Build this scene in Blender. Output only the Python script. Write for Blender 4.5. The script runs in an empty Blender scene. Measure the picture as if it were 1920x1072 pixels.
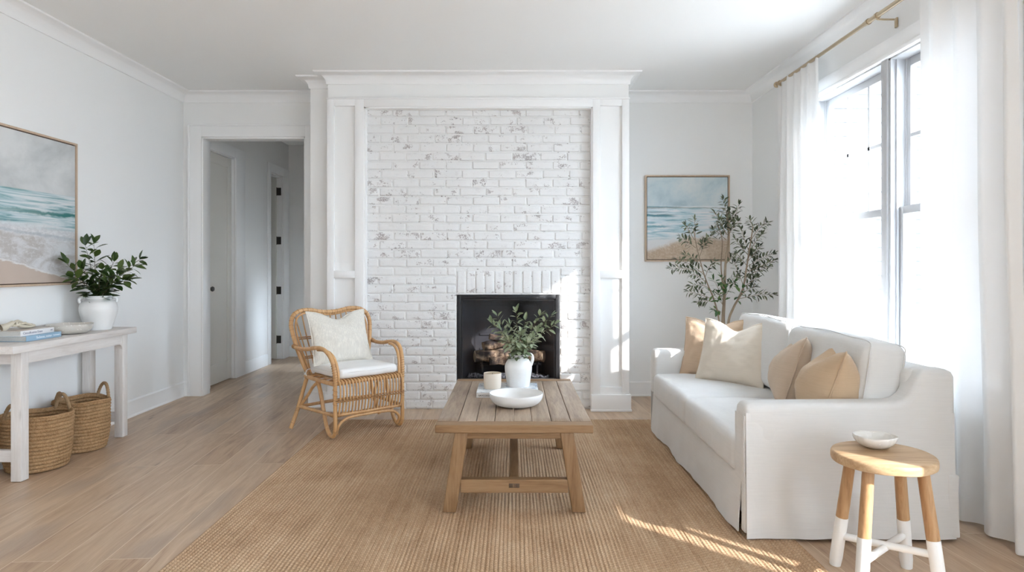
# Living room with a whitewashed brick fireplace - every object built in code
WORLD, SUN, EXPO = 8.6, 6.0, 1.30
SUNDIR = (-1, .99, -.67)
SL_Y0, SL_Y1, SL_Z0, SL_Z1 = 1.26, 1.66, .45, 1.30
import bpy, bmesh, math, random
from mathutils import Vector, Matrix, noise
R = random.Random(7)
PI = math.pi
D = bpy.data
COL = bpy.context.scene.collection
CAM_Z, FOC, VX, VY = 1.237, 1230.0, 963.0, 498.0

def at(px, py, Y):                       # photo pixel + distance -> world point
    return Vector(((px - VX) / FOC * Y, Y, CAM_Z - (py - VY) / FOC * Y))

# ------------------------------------------------------------------ mesh building
def lerp(a, b, t): return a + (b - a) * t

def spline(pts, n=6, closed=False):
    P = [Vector(p) for p in pts]
    if len(P) < 3: return P
    out = []
    m = len(P)
    rng = range(m if closed else m - 1)
    for i in rng:
        p1, p2 = P[i], P[(i + 1) % m]
        p0 = P[(i - 1) % m] if (closed or i > 0) else p1 * 2 - p2
        p3 = P[(i + 2) % m] if (closed or i < m - 2) else p2 * 2 - p1
        for k in range(n):
            t = k / n
            out.append(0.5 * ((2 * p1) + (p2 - p0) * t + (2 * p0 - 5 * p1 + 4 * p2 - p3) * t * t + (3 * p1 - p0 - 3 * p2 + p3) * t ** 3))
    if not closed: out.append(P[-1])
    return out

class MB:
    def __init__(s):
        s.v = []; s.f = []; s.mi = []; s.cur = 0
    def add(s, verts, faces, M=None):
        o = len(s.v)
        for p in verts:
            p = Vector(p)
            s.v.append(M @ p if M is not None else p)
        for f in faces:
            s.f.append([i + o for i in f]); s.mi.append(s.cur)
    def box(s, x0, x1, y0, y1, z0, z1, r=0.0, M=None):
        c = ((x0 + x1) / 2, (y0 + y1) / 2, (z0 + z1) / 2)
        h = (abs(x1 - x0) / 2, abs(y1 - y0) / 2, abs(z1 - z0) / 2)
        if r <= 0:
            vs = [(c[0] + a * h[0], c[1] + b * h[1], c[2] + d * h[2]) for a in (-1, 1) for b in (-1, 1) for d in (-1, 1)]
            s.add(vs, [(0, 1, 3, 2), (4, 6, 7, 5), (0, 4, 5, 1), (2, 3, 7, 6), (0, 2, 6, 4), (1, 5, 7, 3)], M)
        else:
            s.rbox(c, h, r, 1, 1, M=M)
    def rbox(s, c, h, r, seg=1, nin=1, fn=None, M=None):
        r = min(r, min(h) * 0.999)
        ax = []
        for k in range(3):
            H = h[k]
            e = [r * i / seg for i in range(seg + 1)]
            a = [-H + x for x in e]
            L = 2 * (H - r)
            a += [-H + r + L * i / nin for i in range(1, nin)]
            a += [H - x for x in reversed(e)]
            ax.append(a)
        idx = {}; vs = []; fs = []
        def vid(i, j, k):
            key = (i, j, k)
            if key in idx: return idx[key]
            q = Vector((ax[0][i], ax[1][j], ax[2][k]))
            inn = Vector([max(-(h[m] - r), min(h[m] - r, q[m])) for m in range(3)])
            d = q - inn
            if d.length > 1e-9: d.normalize()
            p = inn + d * r
            if fn: p = fn(p, h)
            idx[key] = len(vs); vs.append(p + Vector(c)); return idx[key]
        n = [len(a) - 1 for a in ax]
        for A in range(3):
            B, Cc = (A + 1) % 3, (A + 2) % 3
            for side in (0, n[A]):
                for i in range(n[B]):
                    for j in range(n[Cc]):
                        q = []
                        for (di, dj) in ((0, 0), (1, 0), (1, 1), (0, 1)):
                            key = [0, 0, 0]; key[A] = side; key[B] = i + di; key[Cc] = j + dj
                            q.append(vid(*key))
                        fs.append(q)
        s.add(vs, fs, M)
    def tube(s, pts, r, n=8, closed=False, cap=True, M=None, ph=0.0):
        P = [Vector(p) for p in pts]
        m = len(P)
        rad = r if isinstance(r, (list, tuple)) else [r] * m
        vs = []; fs = []
        T = []
        for i in range(m):
            if closed: t = P[(i + 1) % m] - P[i - 1]
            else: t = P[min(i + 1, m - 1)] - P[max(i - 1, 0)]
            T.append(t.normalized() if t.length > 1e-9 else Vector((0, 0, 1)))
        u = T[0].orthogonal().normalized()
        for i in range(m):
            u = (u - T[i] * u.dot(T[i]))
            if u.length < 1e-6: u = T[i].orthogonal()
            u.normalize()
            w = T[i].cross(u)
            for k in range(n):
                a = 2 * PI * k / n + ph
                vs.append(P[i] + (u * math.cos(a) + w * math.sin(a)) * rad[i])
        for i in range(m if closed else m - 1):
            for k in range(n):
                a = i * n + k; b = i * n + (k + 1) % n
                j = (i + 1) % m
                fs.append((a, b, j * n + (k + 1) % n, j * n + k))
        if cap and not closed:
            fs.append(tuple(range(n - 1, -1, -1)))
            fs.append(tuple((m - 1) * n + k for k in range(n)))
        s.add(vs, fs, M)
    def lathe(s, prof, n=32, c=(0, 0, 0), fn=None, M=None):
        vs = []; fs = []
        m = len(prof)
        for i, (r, z) in enumerate(prof):
            for k in range(n):
                a = 2 * PI * k / n
                p = Vector((r * math.cos(a), r * math.sin(a), z))
                if fn: p = fn(p, a, i)
                vs.append(p + Vector(c))
        for i in range(m - 1):
            for k in range(n):
                fs.append((i * n + k, i * n + (k + 1) % n, (i + 1) * n + (k + 1) % n, (i + 1) * n + k))
        if prof[0][0] > 1e-6: fs.append(tuple(range(n - 1, -1, -1)))
        if prof[-1][0] > 1e-6: fs.append(tuple((m - 1) * n + k for k in range(n)))
        s.add(vs, fs, M)
    def grid(s, fn, nu, nv, M=None):
        vs = [fn(i / nu, j / nv) for j in range(nv + 1) for i in range(nu + 1)]
        fs = [(j * (nu + 1) + i, j * (nu + 1) + i + 1, (j + 1) * (nu + 1) + i + 1, (j + 1) * (nu + 1) + i) for j in range(nv) for i in range(nu)]
        s.add(vs, fs, M)
    def prism(s, poly, y0, y1, r=0.0, seg=3, M=None):
        """poly: list of (x,z) counter-clockwise, extruded along y with rounded rims"""
        n = len(poly)
        P = [Vector((p[0], p[1])) for p in poly]
        def off(d):
            out = []
            for i in range(n):
                a = (P[i] - P[i - 1]).normalized(); b = (P[(i + 1) % n] - P[i]).normalized()
                na = Vector((-a.y, a.x)); nb = Vector((-b.y, b.x))
                m = (na + nb); m.normalize()
                k = max(0.5, m.dot(na))
                out.append(P[i] + m * (d / k))
            return out
        if r > 0:
            rings = [(y0 + r * (1 - math.cos(PI / 2 * k / seg)), r * (1 - math.sin(PI / 2 * k / seg))) for k in range(seg + 1)]
            rings += [(y1 - (y - y0), d) for (y, d) in reversed(rings)]
        else:
            rings = [(y0, 0), (y1, 0)]
        vs = []; fs = []
        for (y, d) in rings:
            for q in off(d): vs.append((q.x, y, q.y))
        for i in range(len(rings) - 1):
            for k in range(n):
                fs.append((i * n + k, i * n + (k + 1) % n, (i + 1) * n + (k + 1) % n, (i + 1) * n + k))
        fs.append(tuple(range(n))); fs.append(tuple((len(rings) - 1) * n + k for k in reversed(range(n))))
        s.add(vs, fs, M)
    def sweep_plan(s, path, prof, z0=0.0, side=1):
        """sweep a (distance from wall, height) profile along a wall line seen in plan, mitred"""
        P = [Vector(p) for p in path]
        n = len(P); vs = []; fs = []; m = len(prof)
        for i in range(n):
            a = (P[i] - P[i - 1]).normalized() if i else (P[1] - P[0]).normalized()
            b = (P[i + 1] - P[i]).normalized() if i < n - 1 else a
            na = Vector((-a.y, a.x)) * side; nb = Vector((-b.y, b.x)) * side
            k = (na + nb).normalized(); k = k / max(0.3, k.dot(na))
            for (d, z) in prof: vs.append((P[i].x + k.x * d, P[i].y + k.y * d, z0 + z))
        for i in range(n - 1):
            for j in range(m):
                fs.append((i * m + j, i * m + (j + 1) % m, (i + 1) * m + (j + 1) % m, (i + 1) * m + j))
        fs.append(tuple(range(m))); fs.append(tuple((n - 1) * m + j for j in reversed(range(m))))
        s.add(vs, fs)
    def obj(s, name, mat, parent=None, smooth=40, weld=False, origin=True, mods=None):
        me = D.meshes.new(name)
        o = D.objects.new(name, me); COL.objects.link(o)
        off = Vector((0, 0, 0))
        if parent is not None:
            o.parent = parent; off = ROOTLOC.get(parent.name, Vector((0, 0, 0)))
        elif origin and s.v:
            xs = [p.x for p in s.v]; ys = [p.y for p in s.v]; zs = [p.z for p in s.v]
            off = Vector(((min(xs) + max(xs)) / 2, (min(ys) + max(ys)) / 2, min(zs)))
            o.location = off
        ROOTLOC[o.name] = off
        me.from_pydata([tuple(p - off) for p in s.v], [], s.f)
        me.polygons.foreach_set('material_index', s.mi)
        ms = mat if isinstance(mat, (list, tuple)) else [mat]
        for m in ms: me.materials.append(m)
        bm = bmesh.new(); bm.from_mesh(me)
        if weld: bmesh.ops.remove_doubles(bm, verts=bm.verts, dist=1e-5)
        bmesh.ops.recalc_face_normals(bm, faces=bm.faces)
        bm.to_mesh(me); bm.free()
        if smooth:
            me.polygons.foreach_set('use_smooth', [True] * len(me.polygons))
            if smooth < 180: me.set_sharp_from_angle(angle=math.radians(smooth))
        me.update()
        return o
ROOTLOC = {}

def thing(name, label, cat, loc, group=None):
    o = D.objects.new(name, None); COL.objects.link(o)
    o.empty_display_size = 0.1
    o.location = loc; ROOTLOC[o.name] = Vector(loc)
    tag(o, label, cat, group); return o
def tag(o, label, cat, group=None):
    o['label'] = label; o['category'] = cat
    if group: o['group'] = group
    return o
def struct(b, name, mat, parent=None, smooth=30):
    o = b.obj(name, mat, parent, smooth=smooth, origin=False)
    if parent is None: o['kind'] = 'structure'
    return o

# ------------------------------------------------------------------ materials
def srgb(r, g, b):
    f = lambda c: (c / 255) / 12.92 if c / 255 <= 0.04045 else ((c / 255 + 0.055) / 1.055) ** 2.4
    return (f(r), f(g), f(b), 1.0)

class NT:
    def __init__(s, name):
        s.m = D.materials.new(name); s.m.use_nodes = True
        s.t = s.m.node_tree; s.t.nodes.clear()
        s.out = s.t.nodes.new('ShaderNodeOutputMaterial')
        s.co = s.t.nodes.new('ShaderNodeTexCoord')
    def n(s, typ, ins=None, **props):
        nd = s.t.nodes.new('ShaderNode' + typ)
        for k, v in props.items(): setattr(nd, k, v)
        for k, v in (ins or {}).items():
            sk = nd.inputs[k]
            if isinstance(v, bpy.types.NodeSocket): s.t.links.new(v, sk)
            else: sk.default_value = v
        return nd
    def map(s, src='Object', scale=(1, 1, 1), rot=(0, 0, 0), loc=(0, 0, 0)):
        v = s.co.outputs[src] if isinstance(src, str) else src
        return s.n('Mapping', {'Vector': v, 'Scale': scale, 'Rotation': rot, 'Location': loc}).outputs[0]
    def noise(s, vec, scale=5, detail=3, rough=.5, dist=0):
        return s.n('TexNoise', {'Vector': vec, 'Scale': scale, 'Detail': detail, 'Roughness': rough, 'Distortion': dist}).outputs['Fac']
    def ramp(s, fac, stops, interp='LINEAR'):
        nd = s.n('ValToRGB', {'Fac': fac}); cr = nd.color_ramp; cr.interpolation = interp
        while len(cr.elements) < len(stops): cr.elements.new(0.5)
        for e, (p, c) in zip(cr.elements, stops):
            e.position = p; e.color = c if len(c) == 4 else (*c, 1)
        return nd.outputs[0]
    def mix(s, f, a, b, blend='MIX'):
        nd = s.n('Mix', data_type='RGBA', blend_type=blend)
        for i, v in ((0, f), (6, a), (7, b)):
            if isinstance(v, bpy.types.NodeSocket): s.t.links.new(v, nd.inputs[i])
            else: nd.inputs[i].default_value = v
        return nd.outputs[2]
    def math(s, op, a, b=0.0, c=0.0):
        nd = s.n('Math', operation=op)
        for i, v in ((0, a), (1, b), (2, c)):
            if isinstance(v, bpy.types.NodeSocket): s.t.links.new(v, nd.inputs[i])
            else: nd.inputs[i].default_value = v
        return nd.outputs[0]
    def step(s, v, a, b, lo=0.0, hi=1.0):
        nd = s.n('MapRange', {'Value': v, 'From Min': a, 'From Max': b, 'To Min': lo, 'To Max': hi}, interpolation_type='SMOOTHSTEP')
        return nd.outputs[0]
    def bump(s, h, strength=.3, dist=.01, normal=None):
        d = {'Height': h, 'Strength': strength, 'Distance': dist}
        if normal is not None: d['Normal'] = normal
        return s.n('Bump', d).outputs[0]
    def bsdf(s, col, rough=.6, normal=None, metal=0, spec=.5, **kw):
        d = {'Base Color': col, 'Roughness': rough, 'Metallic': metal, 'Specular IOR Level': spec}
        if normal is not None: d['Normal'] = normal
        for k, v in kw.items(): d[k.replace('_', ' ')] = v
        nd = s.n('BsdfPrincipled', d)
        s.t.links.new(nd.outputs[0], s.out.inputs[0]); s.m.diffuse_color = (0.8, 0.8, 0.8, 1)
        return s.m

def paint(name, col, rough=.55, bump=.08, scale=90):
    t = NT(name); v = t.map()
    c = t.mix(t.noise(v, 1.3, 2), [x * .985 for x in col[:3]] + [1], col)
    return t.bsdf(c, rough, t.bump(t.noise(v, scale, 3), bump, .002), spec=.3)

def fabric(name, col, var=.9, scale=420, bump=.35, sheen=.2, streak=None, rough=.9):
    t = NT(name); v = t.map()
    n1 = t.noise(v, 6, 4); w1 = t.n('TexWave', {'Vector': v, 'Scale': scale / 3.0, 'Distortion': 1.5, 'Detail': 1.0}, bands_direction='X').outputs['Fac']
    w2 = t.n('TexWave', {'Vector': v, 'Scale': scale / 3.0, 'Distortion': 1.5, 'Detail': 1.0}, bands_direction='Z').outputs['Fac']
    w3 = t.n('TexWave', {'Vector': v, 'Scale': scale / 3.0, 'Distortion': 1.5, 'Detail': 1.0}, bands_direction='Y').outputs['Fac']
    h = t.math('ADD', t.math('ADD', w1, w2), w3)
    dark = [x * var for x in col[:3]] + [1]
    sl = t.noise(t.map(scale=(4, 4, 160)), 2.0, 3)
    f = t.math('MULTIPLY_ADD', sl, .6, t.math('MULTIPLY', n1, .4))
    c = t.mix(t.step(f, .35, .65), dark, col)
    if streak: 
        st = t.noise(t.map(scale=streak), 1.0, 3)
        c = t.mix(t.step(st, .45, .62), [x * .87 for x in col[:3]] + [1], c)
    big = t.noise(v, 9, 3)
    nb = t.bump(big, .25, .012)
    return t.bsdf(c, rough, t.bump(h, bump, .0006, nb), spec=.15, Sheen_Weight=sheen, Sheen_Roughness=.5)

def wood(name, stops, axis='Y', scale=1.0, rough=.5, bump=.25, knots=True, island=0.0, spec=.35):
    t = NT(name)
    sc = {'X': (1.2, 14, 14), 'Y': (14, 1.2, 14), 'Z': (14, 14, 1.2)}[axis]
    geo = t.n('NewGeometry')
    isl = geo.outputs['Random Per Island']
    off = t.n('CombineXYZ', {'X': t.math('MULTIPLY', isl, 37.0), 'Y': t.math('MULTIPLY', isl, 17.0), 'Z': t.math('MULTIPLY', isl, 9.0)}).outputs[0]
    vv = t.n('VectorMath', {0: t.co.outputs['Object'], 1: off}, operation='ADD').outputs[0]
    v = t.map(vv, scale=tuple(x * scale for x in sc))
    n1 = t.noise(v, 1.6, 6, .62, .9)
    n2 = t.noise(t.map(vv, scale=tuple(x * scale * 5 for x in sc)), 2.2, 3, .6)
    f = t.math('MULTIPLY_ADD', n2, .35, t.math('MULTIPLY', n1, .72))
    f = t.math('MULTIPLY_ADD', isl, island, t.math('SUBTRACT', f, island / 2))
    c = t.ramp(f, stops)
    if knots:
        kv = t.map(vv, scale=tuple(max(1.6, x * .22) * scale for x in sc))
        k = t.n('TexVoronoi', {'Vector': kv, 'Scale': 1.3, 'Randomness': 1.0}).outputs['Distance']
        kk = t.step(k, .03, .13, 1, 0)
        c = t.mix(t.math('MULTIPLY', kk, .55), c, [x * .35 for x in stops[0][1][:3]] + [1])
    return t.bsdf(c, rough, t.bump(f, bump, .003), spec=spec)

M = {}
M['wall'] = paint('wall_paint', (.86, .86, .85, 1), .6)
M['trim'] = paint('trim_paint', (.88, .88, .875, 1), .35, .03)
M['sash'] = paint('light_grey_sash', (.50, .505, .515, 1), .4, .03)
M['ceiling'] = paint('ceiling_paint', (.87, .87, .86, 1), .7)
M['hall'] = paint('hall_paint', (.82, .815, .80, 1), .6)
M['door'] = paint('door_paint', (.74, .72, .67, 1), .4, .03)

# oak floor
def floor_mat():
    t = NT('oak_floor')
    v = t.map(rot=(0, 0, math.radians(90 - 4)))
    br = t.n('TexBrick', {'Vector': v, 'Color1': (0, 0, 0, 1), 'Color2': (1, 1, 1, 1), 'Mortar': (.5, .5, .5, 1), 'Scale': 1.0, 'Mortar Size': .0026, 'Mortar Smooth': .3,
                          'Brick Width': 2.1, 'Row Height': .19}, offset=.37, offset_frequency=2, squash=1.0)
    rnd = br.outputs['Color']
    off = t.n('CombineXYZ', {'X': t.math('MULTIPLY', rnd, 31.0), 'Y': t.math('MULTIPLY', rnd, 11.0), 'Z': 0.0}).outputs[0]
    vv = t.n('VectorMath', {0: v, 1: off}, operation='ADD').outputs[0]
    g = t.noise(t.map(vv, scale=(1.3, 11, 1)), 1.4, 5, .6, 1.2)
    g2 = t.noise(t.map(vv, scale=(4, 90, 1)), 1.5, 3, .6)
    f = t.math('MULTIPLY_ADD', g2, .25, t.math('MULTIPLY', g, .75))
    f = t.math('MULTIPLY_ADD', rnd, .22, t.math('SUBTRACT', f, .11))
    c = t.ramp(f, [(.24, (.27, .165, .100)), (.42, (.445, .305, .198)), (.56, (.52, .375, .255)), (.74, (.63, .475, .335))])
    k = t.n('TexVoronoi', {'Vector': t.map(vv, scale=(1.1, 4.0, 1)), 'Scale': 1.25}).outputs['Distance']
    kn = t.math('MULTIPLY', t.step(k, .02, .11, 1, 0), t.step(t.noise(t.map(vv, scale=(3, 20, 1)), 2, 2), .4, .6))
    c = t.mix(t.math('MULTIPLY', kn, .8), c, (.12, .07, .045, 1))
    blot = t.noise(t.map(vv, scale=(1.0, 3, 1)), 1.1, 3)
    c = t.mix(t.math('MULTIPLY', t.step(blot, .54, .70), .45), c, (.30, .24, .20, 1))
    c = t.mix(t.math('MULTIPLY', br.outputs['Fac'], .7), c, (.70, .58, .44, 1))
    h = t.math('SUBTRACT', t.math('MULTIPLY', f, .5), br.outputs['Fac'])
    return t.bsdf(c, .36, t.bump(h, .25, .002), spec=.42)
M['floor'] = floor_mat()

def brick_mat():
    t = NT('whitewashed_brick'); v = t.map()
    isl = t.n('NewGeometry').outputs['Random Per Island']
    a = t.noise(v, 75, 5, .75); b = t.noise(t.map(scale=(1, 1, 1.35)), 11.0, 3, .6); fine = t.noise(v, 170, 3, .7)
    ed = t.math('MULTIPLY_ADD', isl, .085, t.math('MULTIPLY_ADD', b, .62, t.math('MULTIPLY', a, .38)))
    peel = t.step(ed, .612, .65)
    peel = t.math('MULTIPLY', peel, t.step(fine, .40, .52))
    under = t.mix(t.noise(v, 14, 2), (.12, .105, .105, 1), (.46, .38, .37, 1))
    wash = t.mix(t.noise(v, 4, 4), (.75, .75, .745, 1), (.84, .84, .835, 1))
    wash = t.mix(t.math('MULTIPLY', t.step(t.noise(t.map(scale=(1, 1, 1.6)), 16, 4, .7), .55, .72), .28), wash, (.58, .56, .55, 1))
    c = t.mix(t.math('MULTIPLY', peel, .8), wash, under)
    h = t.math('MULTIPLY_ADD', a, .6, t.math('MULTIPLY', t.noise(v, 25, 3), .7))
    h = t.math('SUBTRACT', h, t.math('MULTIPLY', peel, .2))
    return t.bsdf(c, .75, t.bump(h, .45, .006), spec=.25)
M['brick'] = brick_mat()
def mortar_mat():
    t = NT('whitewashed_mortar'); v = t.map()
    c = t.mix(t.noise(v, 6, 4), (.74, .74, .73, 1), (.84, .84, .83, 1))
    sp = t.math('MULTIPLY', t.step(t.noise(v, 22, 4, .7), .62, .68), .8)
    c = t.mix(sp, c, (.22, .19, .18, 1))
    return t.bsdf(c, .85, t.bump(t.noise(v, 60, 4), .5, .005), spec=.2)
M['mortar'] = mortar_mat()

def jute(name, stops, s1=130, dist=.004, strength=.8, rows=None):
    t = NT(name); v = t.map()
    a = t.noise(v, s1, 3, .7); b = t.noise(v, 2.6, 3, .6); e = t.noise(v, s1 * 2.6, 2, .7)
    st = t.noise(t.map(scale=(46, 1.1, 20)), 1.0, 2, .6)
    f = t.math('ADD', t.math('MULTIPLY', a, .34), t.math('ADD', t.math('MULTIPLY', b, .20), t.math('ADD', t.math('MULTIPLY', e, .30), t.math('MULTIPLY', st, .16))))
    c = t.ramp(f, stops)
    h = t.math('MULTIPLY_ADD', e, .5, a)
    if rows:      # braided cords: a chain of stitches along every row, dark where strands dive under
        sp = t.n('SeparateXYZ', {0: v})
        wob = t.math('MULTIPLY', t.math('SUBTRACT', t.noise(t.map(scale=(6, 3, 1)), 2.0, 2), .5), .35)
        X = t.math('ADD', t.math('DIVIDE', sp.outputs['X'], rows), wob)
        fx = t.math('ABSOLUTE', t.math('SUBTRACT', t.math('FRACT', X), .5))
        ri = t.math('FLOOR', X)
        ph = t.math('MULTIPLY', t.math('FRACT', t.math('MULTIPLY', ri, .6180339)), 6.28)
        yy = t.math('ADD', t.math('MULTIPLY', sp.outputs['Y'], 6.2832 / .021), t.math('MULTIPLY_ADD', fx, 5.0, ph))
        sy = t.math('ABSOLUTE', t.math('SINE', t.math('MULTIPLY', yy, .5)))
        pit = t.math('MULTIPLY', t.step(sy, .0, .42, 1, 0), t.step(a, .38, .62, .35, 1.0))
        gap = t.step(fx, .36, .5)
        dk = t.math('MAXIMUM', t.math('MULTIPLY', pit, .70), t.math('MULTIPLY', gap, t.step(e, .42, .6, .05, .55)))
        c = t.mix(dk, c, stops[0][1])
        h = t.math('SUBTRACT', t.math('MULTIPLY', h, .5), t.math('MULTIPLY', dk, .8))
    return t.bsdf(c, .95, t.bump(h, strength, dist), spec=.08)
M['rug'] = jute('jute_rug', [(.30, (.15, .080, .042, 1)), (.43, (.40, .255, .150)), (.52, (.55, .385, .245)), (.66, (.72, .55, .385))], 95, rows=.0182)
M['basket'] = jute('seagrass', [(.30, (.11, .055, .024)), (.44, (.30, .175, .085)), (.54, (.45, .285, .15)), (.68, (.60, .41, .24))], 120)
M['rope'] = jute('rope', [(.3, (.16, .09, .045)), (.5, (.36, .235, .13)), (.7, (.52, .36, .22))], 160)

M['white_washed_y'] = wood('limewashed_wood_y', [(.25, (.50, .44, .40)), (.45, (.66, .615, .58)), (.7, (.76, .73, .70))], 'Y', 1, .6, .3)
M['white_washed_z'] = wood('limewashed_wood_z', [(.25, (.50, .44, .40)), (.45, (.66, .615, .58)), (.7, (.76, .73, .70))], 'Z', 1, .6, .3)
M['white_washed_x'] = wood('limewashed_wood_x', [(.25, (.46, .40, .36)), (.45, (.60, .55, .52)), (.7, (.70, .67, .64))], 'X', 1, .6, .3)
tb = [(.24, (.075, .045, .026)), (.38, (.215, .145, .095)), (.54, (.335, .245, .17)), (.75, (.46, .355, .26))]
tl = [(.22, (.085, .042, .018)), (.42, (.21, .115, .052)), (.6, (.285, .17, .085)), (.8, (.35, .22, .12))]
M['table_y'] = wood('aged_pine_top', tb, 'Y', .8, .42, .55, True, .14, .5)
M['table_x'] = wood('aged_pine_x', tl, 'X', .8, .5, .4)
M['table_z'] = wood('aged_pine_z', tl, 'Z', .8, .5, .4)
M['table_ly'] = wood('aged_pine_long', tl, 'Y', .8, .5, .4)
M['dark_wood'] = wood('dark_tenon', [(.3, (.05, .03, .018)), (.7, (.14, .09, .055))], 'Z', 1, .6, .3, False)
M['stool_top'] = wood('teak_top', [(.25, (.24, .13, .06)), (.45, (.46, .30, .165)), (.6, (.57, .40, .24)), (.8, (.68, .52, .34))], 'X', .7, .45, .3)
M['stool_leg'] = wood('teak_leg', [(.25, (.20, .095, .04)), (.45, (.42, .24, .115)), (.7, (.56, .36, .19))], 'Z', 1.0, .45, .3)
M['stool_white'] = paint('white_dipped', (.82, .82, .80, 1), .45, .1, 40)
M['rattan'] = wood('rattan', [(.2, (.30, .14, .05)), (.42, (.50, .275, .115)), (.6, (.62, .37, .17)), (.8, (.70, .46, .24))], 'Z', 1.2, .35, .15, False, .12, .5)
M['rattan_dark'] = wood('rattan_binding', [(.3, (.28, .14, .055)), (.6, (.48, .28, .13)), (.8, (.60, .38, .20))], 'X', 3, .4, .3, False, .1)
M['frame_oak'] = wood('pale_oak_frame', [(.3, (.48, .355, .255)), (.7, (.62, .48, .36))], 'Z', 1, .5, .15, False)
M['frame_in'] = paint('frame_rebate', (.10, .065, .045, 1), .7)
M['sofa'] = fabric('white_linen', (.725, .72, .705, 1), .955, 520, .3)
M['pill_tan'] = fabric('tan_linen', (.565, .415, .275, 1), .93, 520, .35)
M['pill_tan2'] = fabric('beige_linen', (.60, .475, .36, 1), .93, 520, .35)
M['pill_peach'] = fabric('sand_linen', (.62, .465, .33, 1), .93, 520, .35)
M['pill_cream'] = fabric('cream_linen', (.74, .665, .565, 1), .95, 520, .35)
M['pill_oat'] = fabric('oatmeal_weave', (.80, .76, .68, 1), .96, 300, .6, streak=(150, 150, 2.5))
M['seat_white'] = fabric('white_cotton', (.83, .82, .80, 1), .98, 700, .2)
def ceramic(name, col, rough=.35, speck=None):
    t = NT(name); v = t.map()
    c = t.mix(t.noise(v, 7, 4), [x * .95 for x in col[:3]] + [1], col)
    if speck:
        c = t.mix(t.math('MULTIPLY', t.step(t.noise(v, 70, 3, .6), .60, .68), .8), c, speck)
    return t.bsdf(c, rough, t.bump(t.noise(v, 30, 4), .15, .004), spec=.5)
M['ceramic'] = ceramic('white_glaze', (.80, .80, .79, 1), .3)
M['ceramic_matt'] = ceramic('matt_white_clay', (.78, .775, .76, 1), .7)
M['ceramic_grey'] = ceramic('speckled_stone', (.62, .585, .53, 1), .35, (.88, .86, .82, 1))
M['pearl'] = ceramic('pearl_glaze', (.74, .715, .67, 1), .2, (.86, .85, .82, 1))
M['clay'] = ceramic('cream_concrete', (.70, .62, .52, 1), .75)
M['wax'] = ceramic('candle_wax', (.62, .48, .33, 1), .6, (.25, .16, .09, 1))
M['bead'] = ceramic('pale_carved_wood', (.66, .60, .48, 1), .6)
M['brass'] = paint('brushed_brass', (.52, .42, .29, 1), .3, .1)
M['brass'].node_tree.nodes['Principled BSDF'].inputs['Metallic'].default_value = .9
M['black'] = paint('black_metal', (.018, .018, .02, 1), .4)
M['hinge'] = paint('dark_bronze', (.05, .045, .04, 1), .4)
M['soot'] = paint('firebox_panel', (.07, .07, .075, 1), .7)
M['page'] = wood('page_edges', [(.3, (.42, .42, .40)), (.7, (.62, .62, .60))], 'Y', 1, .8, .2, False)
M['page'].node_tree.nodes['Mapping'].inputs['Scale'].default_value = (2, 2, 300)
M['book_blue'] = paint('blue_cover', (.30, .44, .56, 1), .5)
M['book_white'] = paint('white_cover', (.76, .76, .76, 1), .5)
M['book_top'] = paint('taupe_cover', (.56, .51, .46, 1), .5)
M['ink'] = paint('grey_ink', (.30, .30, .36, 1), .6)
M['ink_black'] = paint('black_ink', (.02, .02, .02, 1), .6)
M['ink_white'] = paint('white_ink', (.80, .84, .88, 1), .6)
def photo_cover():
    t = NT('photo_cover'); v = t.co.outputs['Generated']
    a = t.noise(t.map(v, scale=(3, 3, 1)), 2.2, 3, .6, .8)
    c = t.ramp(a, [(.40, (.74, .76, .77)), (.54, (.68, .72, .75)), (.58, (.25, .28, .34)), (.62, (.55, .62, .72)), (.70, (.74, .76, .78))])
    return t.bsdf(c, .25, spec=.5)
M['photo_cover'] = photo_cover()

def leafmat(name, stops, rough=.4, trans=.15):
    t = NT(name)
    isl = t.n('NewGeometry').outputs['Random Per Island']
    c = t.ramp(isl, stops)
    m = t.bsdf(c, rough, spec=.45)
    p = t.t.nodes['Principled BSDF']
    tr = t.n('BsdfTranslucent', {'Color': c})
    mx = t.n('MixShader', {0: trans, 1: p.outputs[0], 2: tr.outputs[0]})
    t.t.links.new(mx.outputs[0], t.out.inputs[0])
    return m
M['leaf_ficus'] = leafmat('glossy_green_leaf', [(0, (.018, .042, .010)), (.5, (.040, .080, .016)), (1, (.090, .135, .030))], .3)
M['leaf_sage'] = leafmat('sage_leaf', [(0, (.11, .15, .07)), (.5, (.23, .28, .16)), (1, (.48, .53, .38))], .5)
M['leaf_olive'] = leafmat('olive_leaf', [(0, (.030, .045, .022)), (.40, (.065, .085, .042)), (.75, (.16, .19, .11)), (1, (.32, .34, .23))], .5)
M['leaf_fresh'] = leafmat('fresh_green_leaf', [(0, (.03, .09, .03)), (.6, (.07, .17, .045)), (1, (.22, .32, .10))], .4)
M['stem'] = paint('green_stem', (.10, .085, .045, 1), .7)
M['bark'] = wood('olive_bark', [(.3, (.20, .145, .095)), (.6, (.36, .28, .20)), (.8, (.46, .38, .28))], 'Z', 2, .8, .6, False)
M['soil'] = paint('soil', (.05, .035, .025, 1), .9, .8, 60)
M['pot'] = ceramic('grey_planter', (.45, .44, .42, 1), .6)

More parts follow.
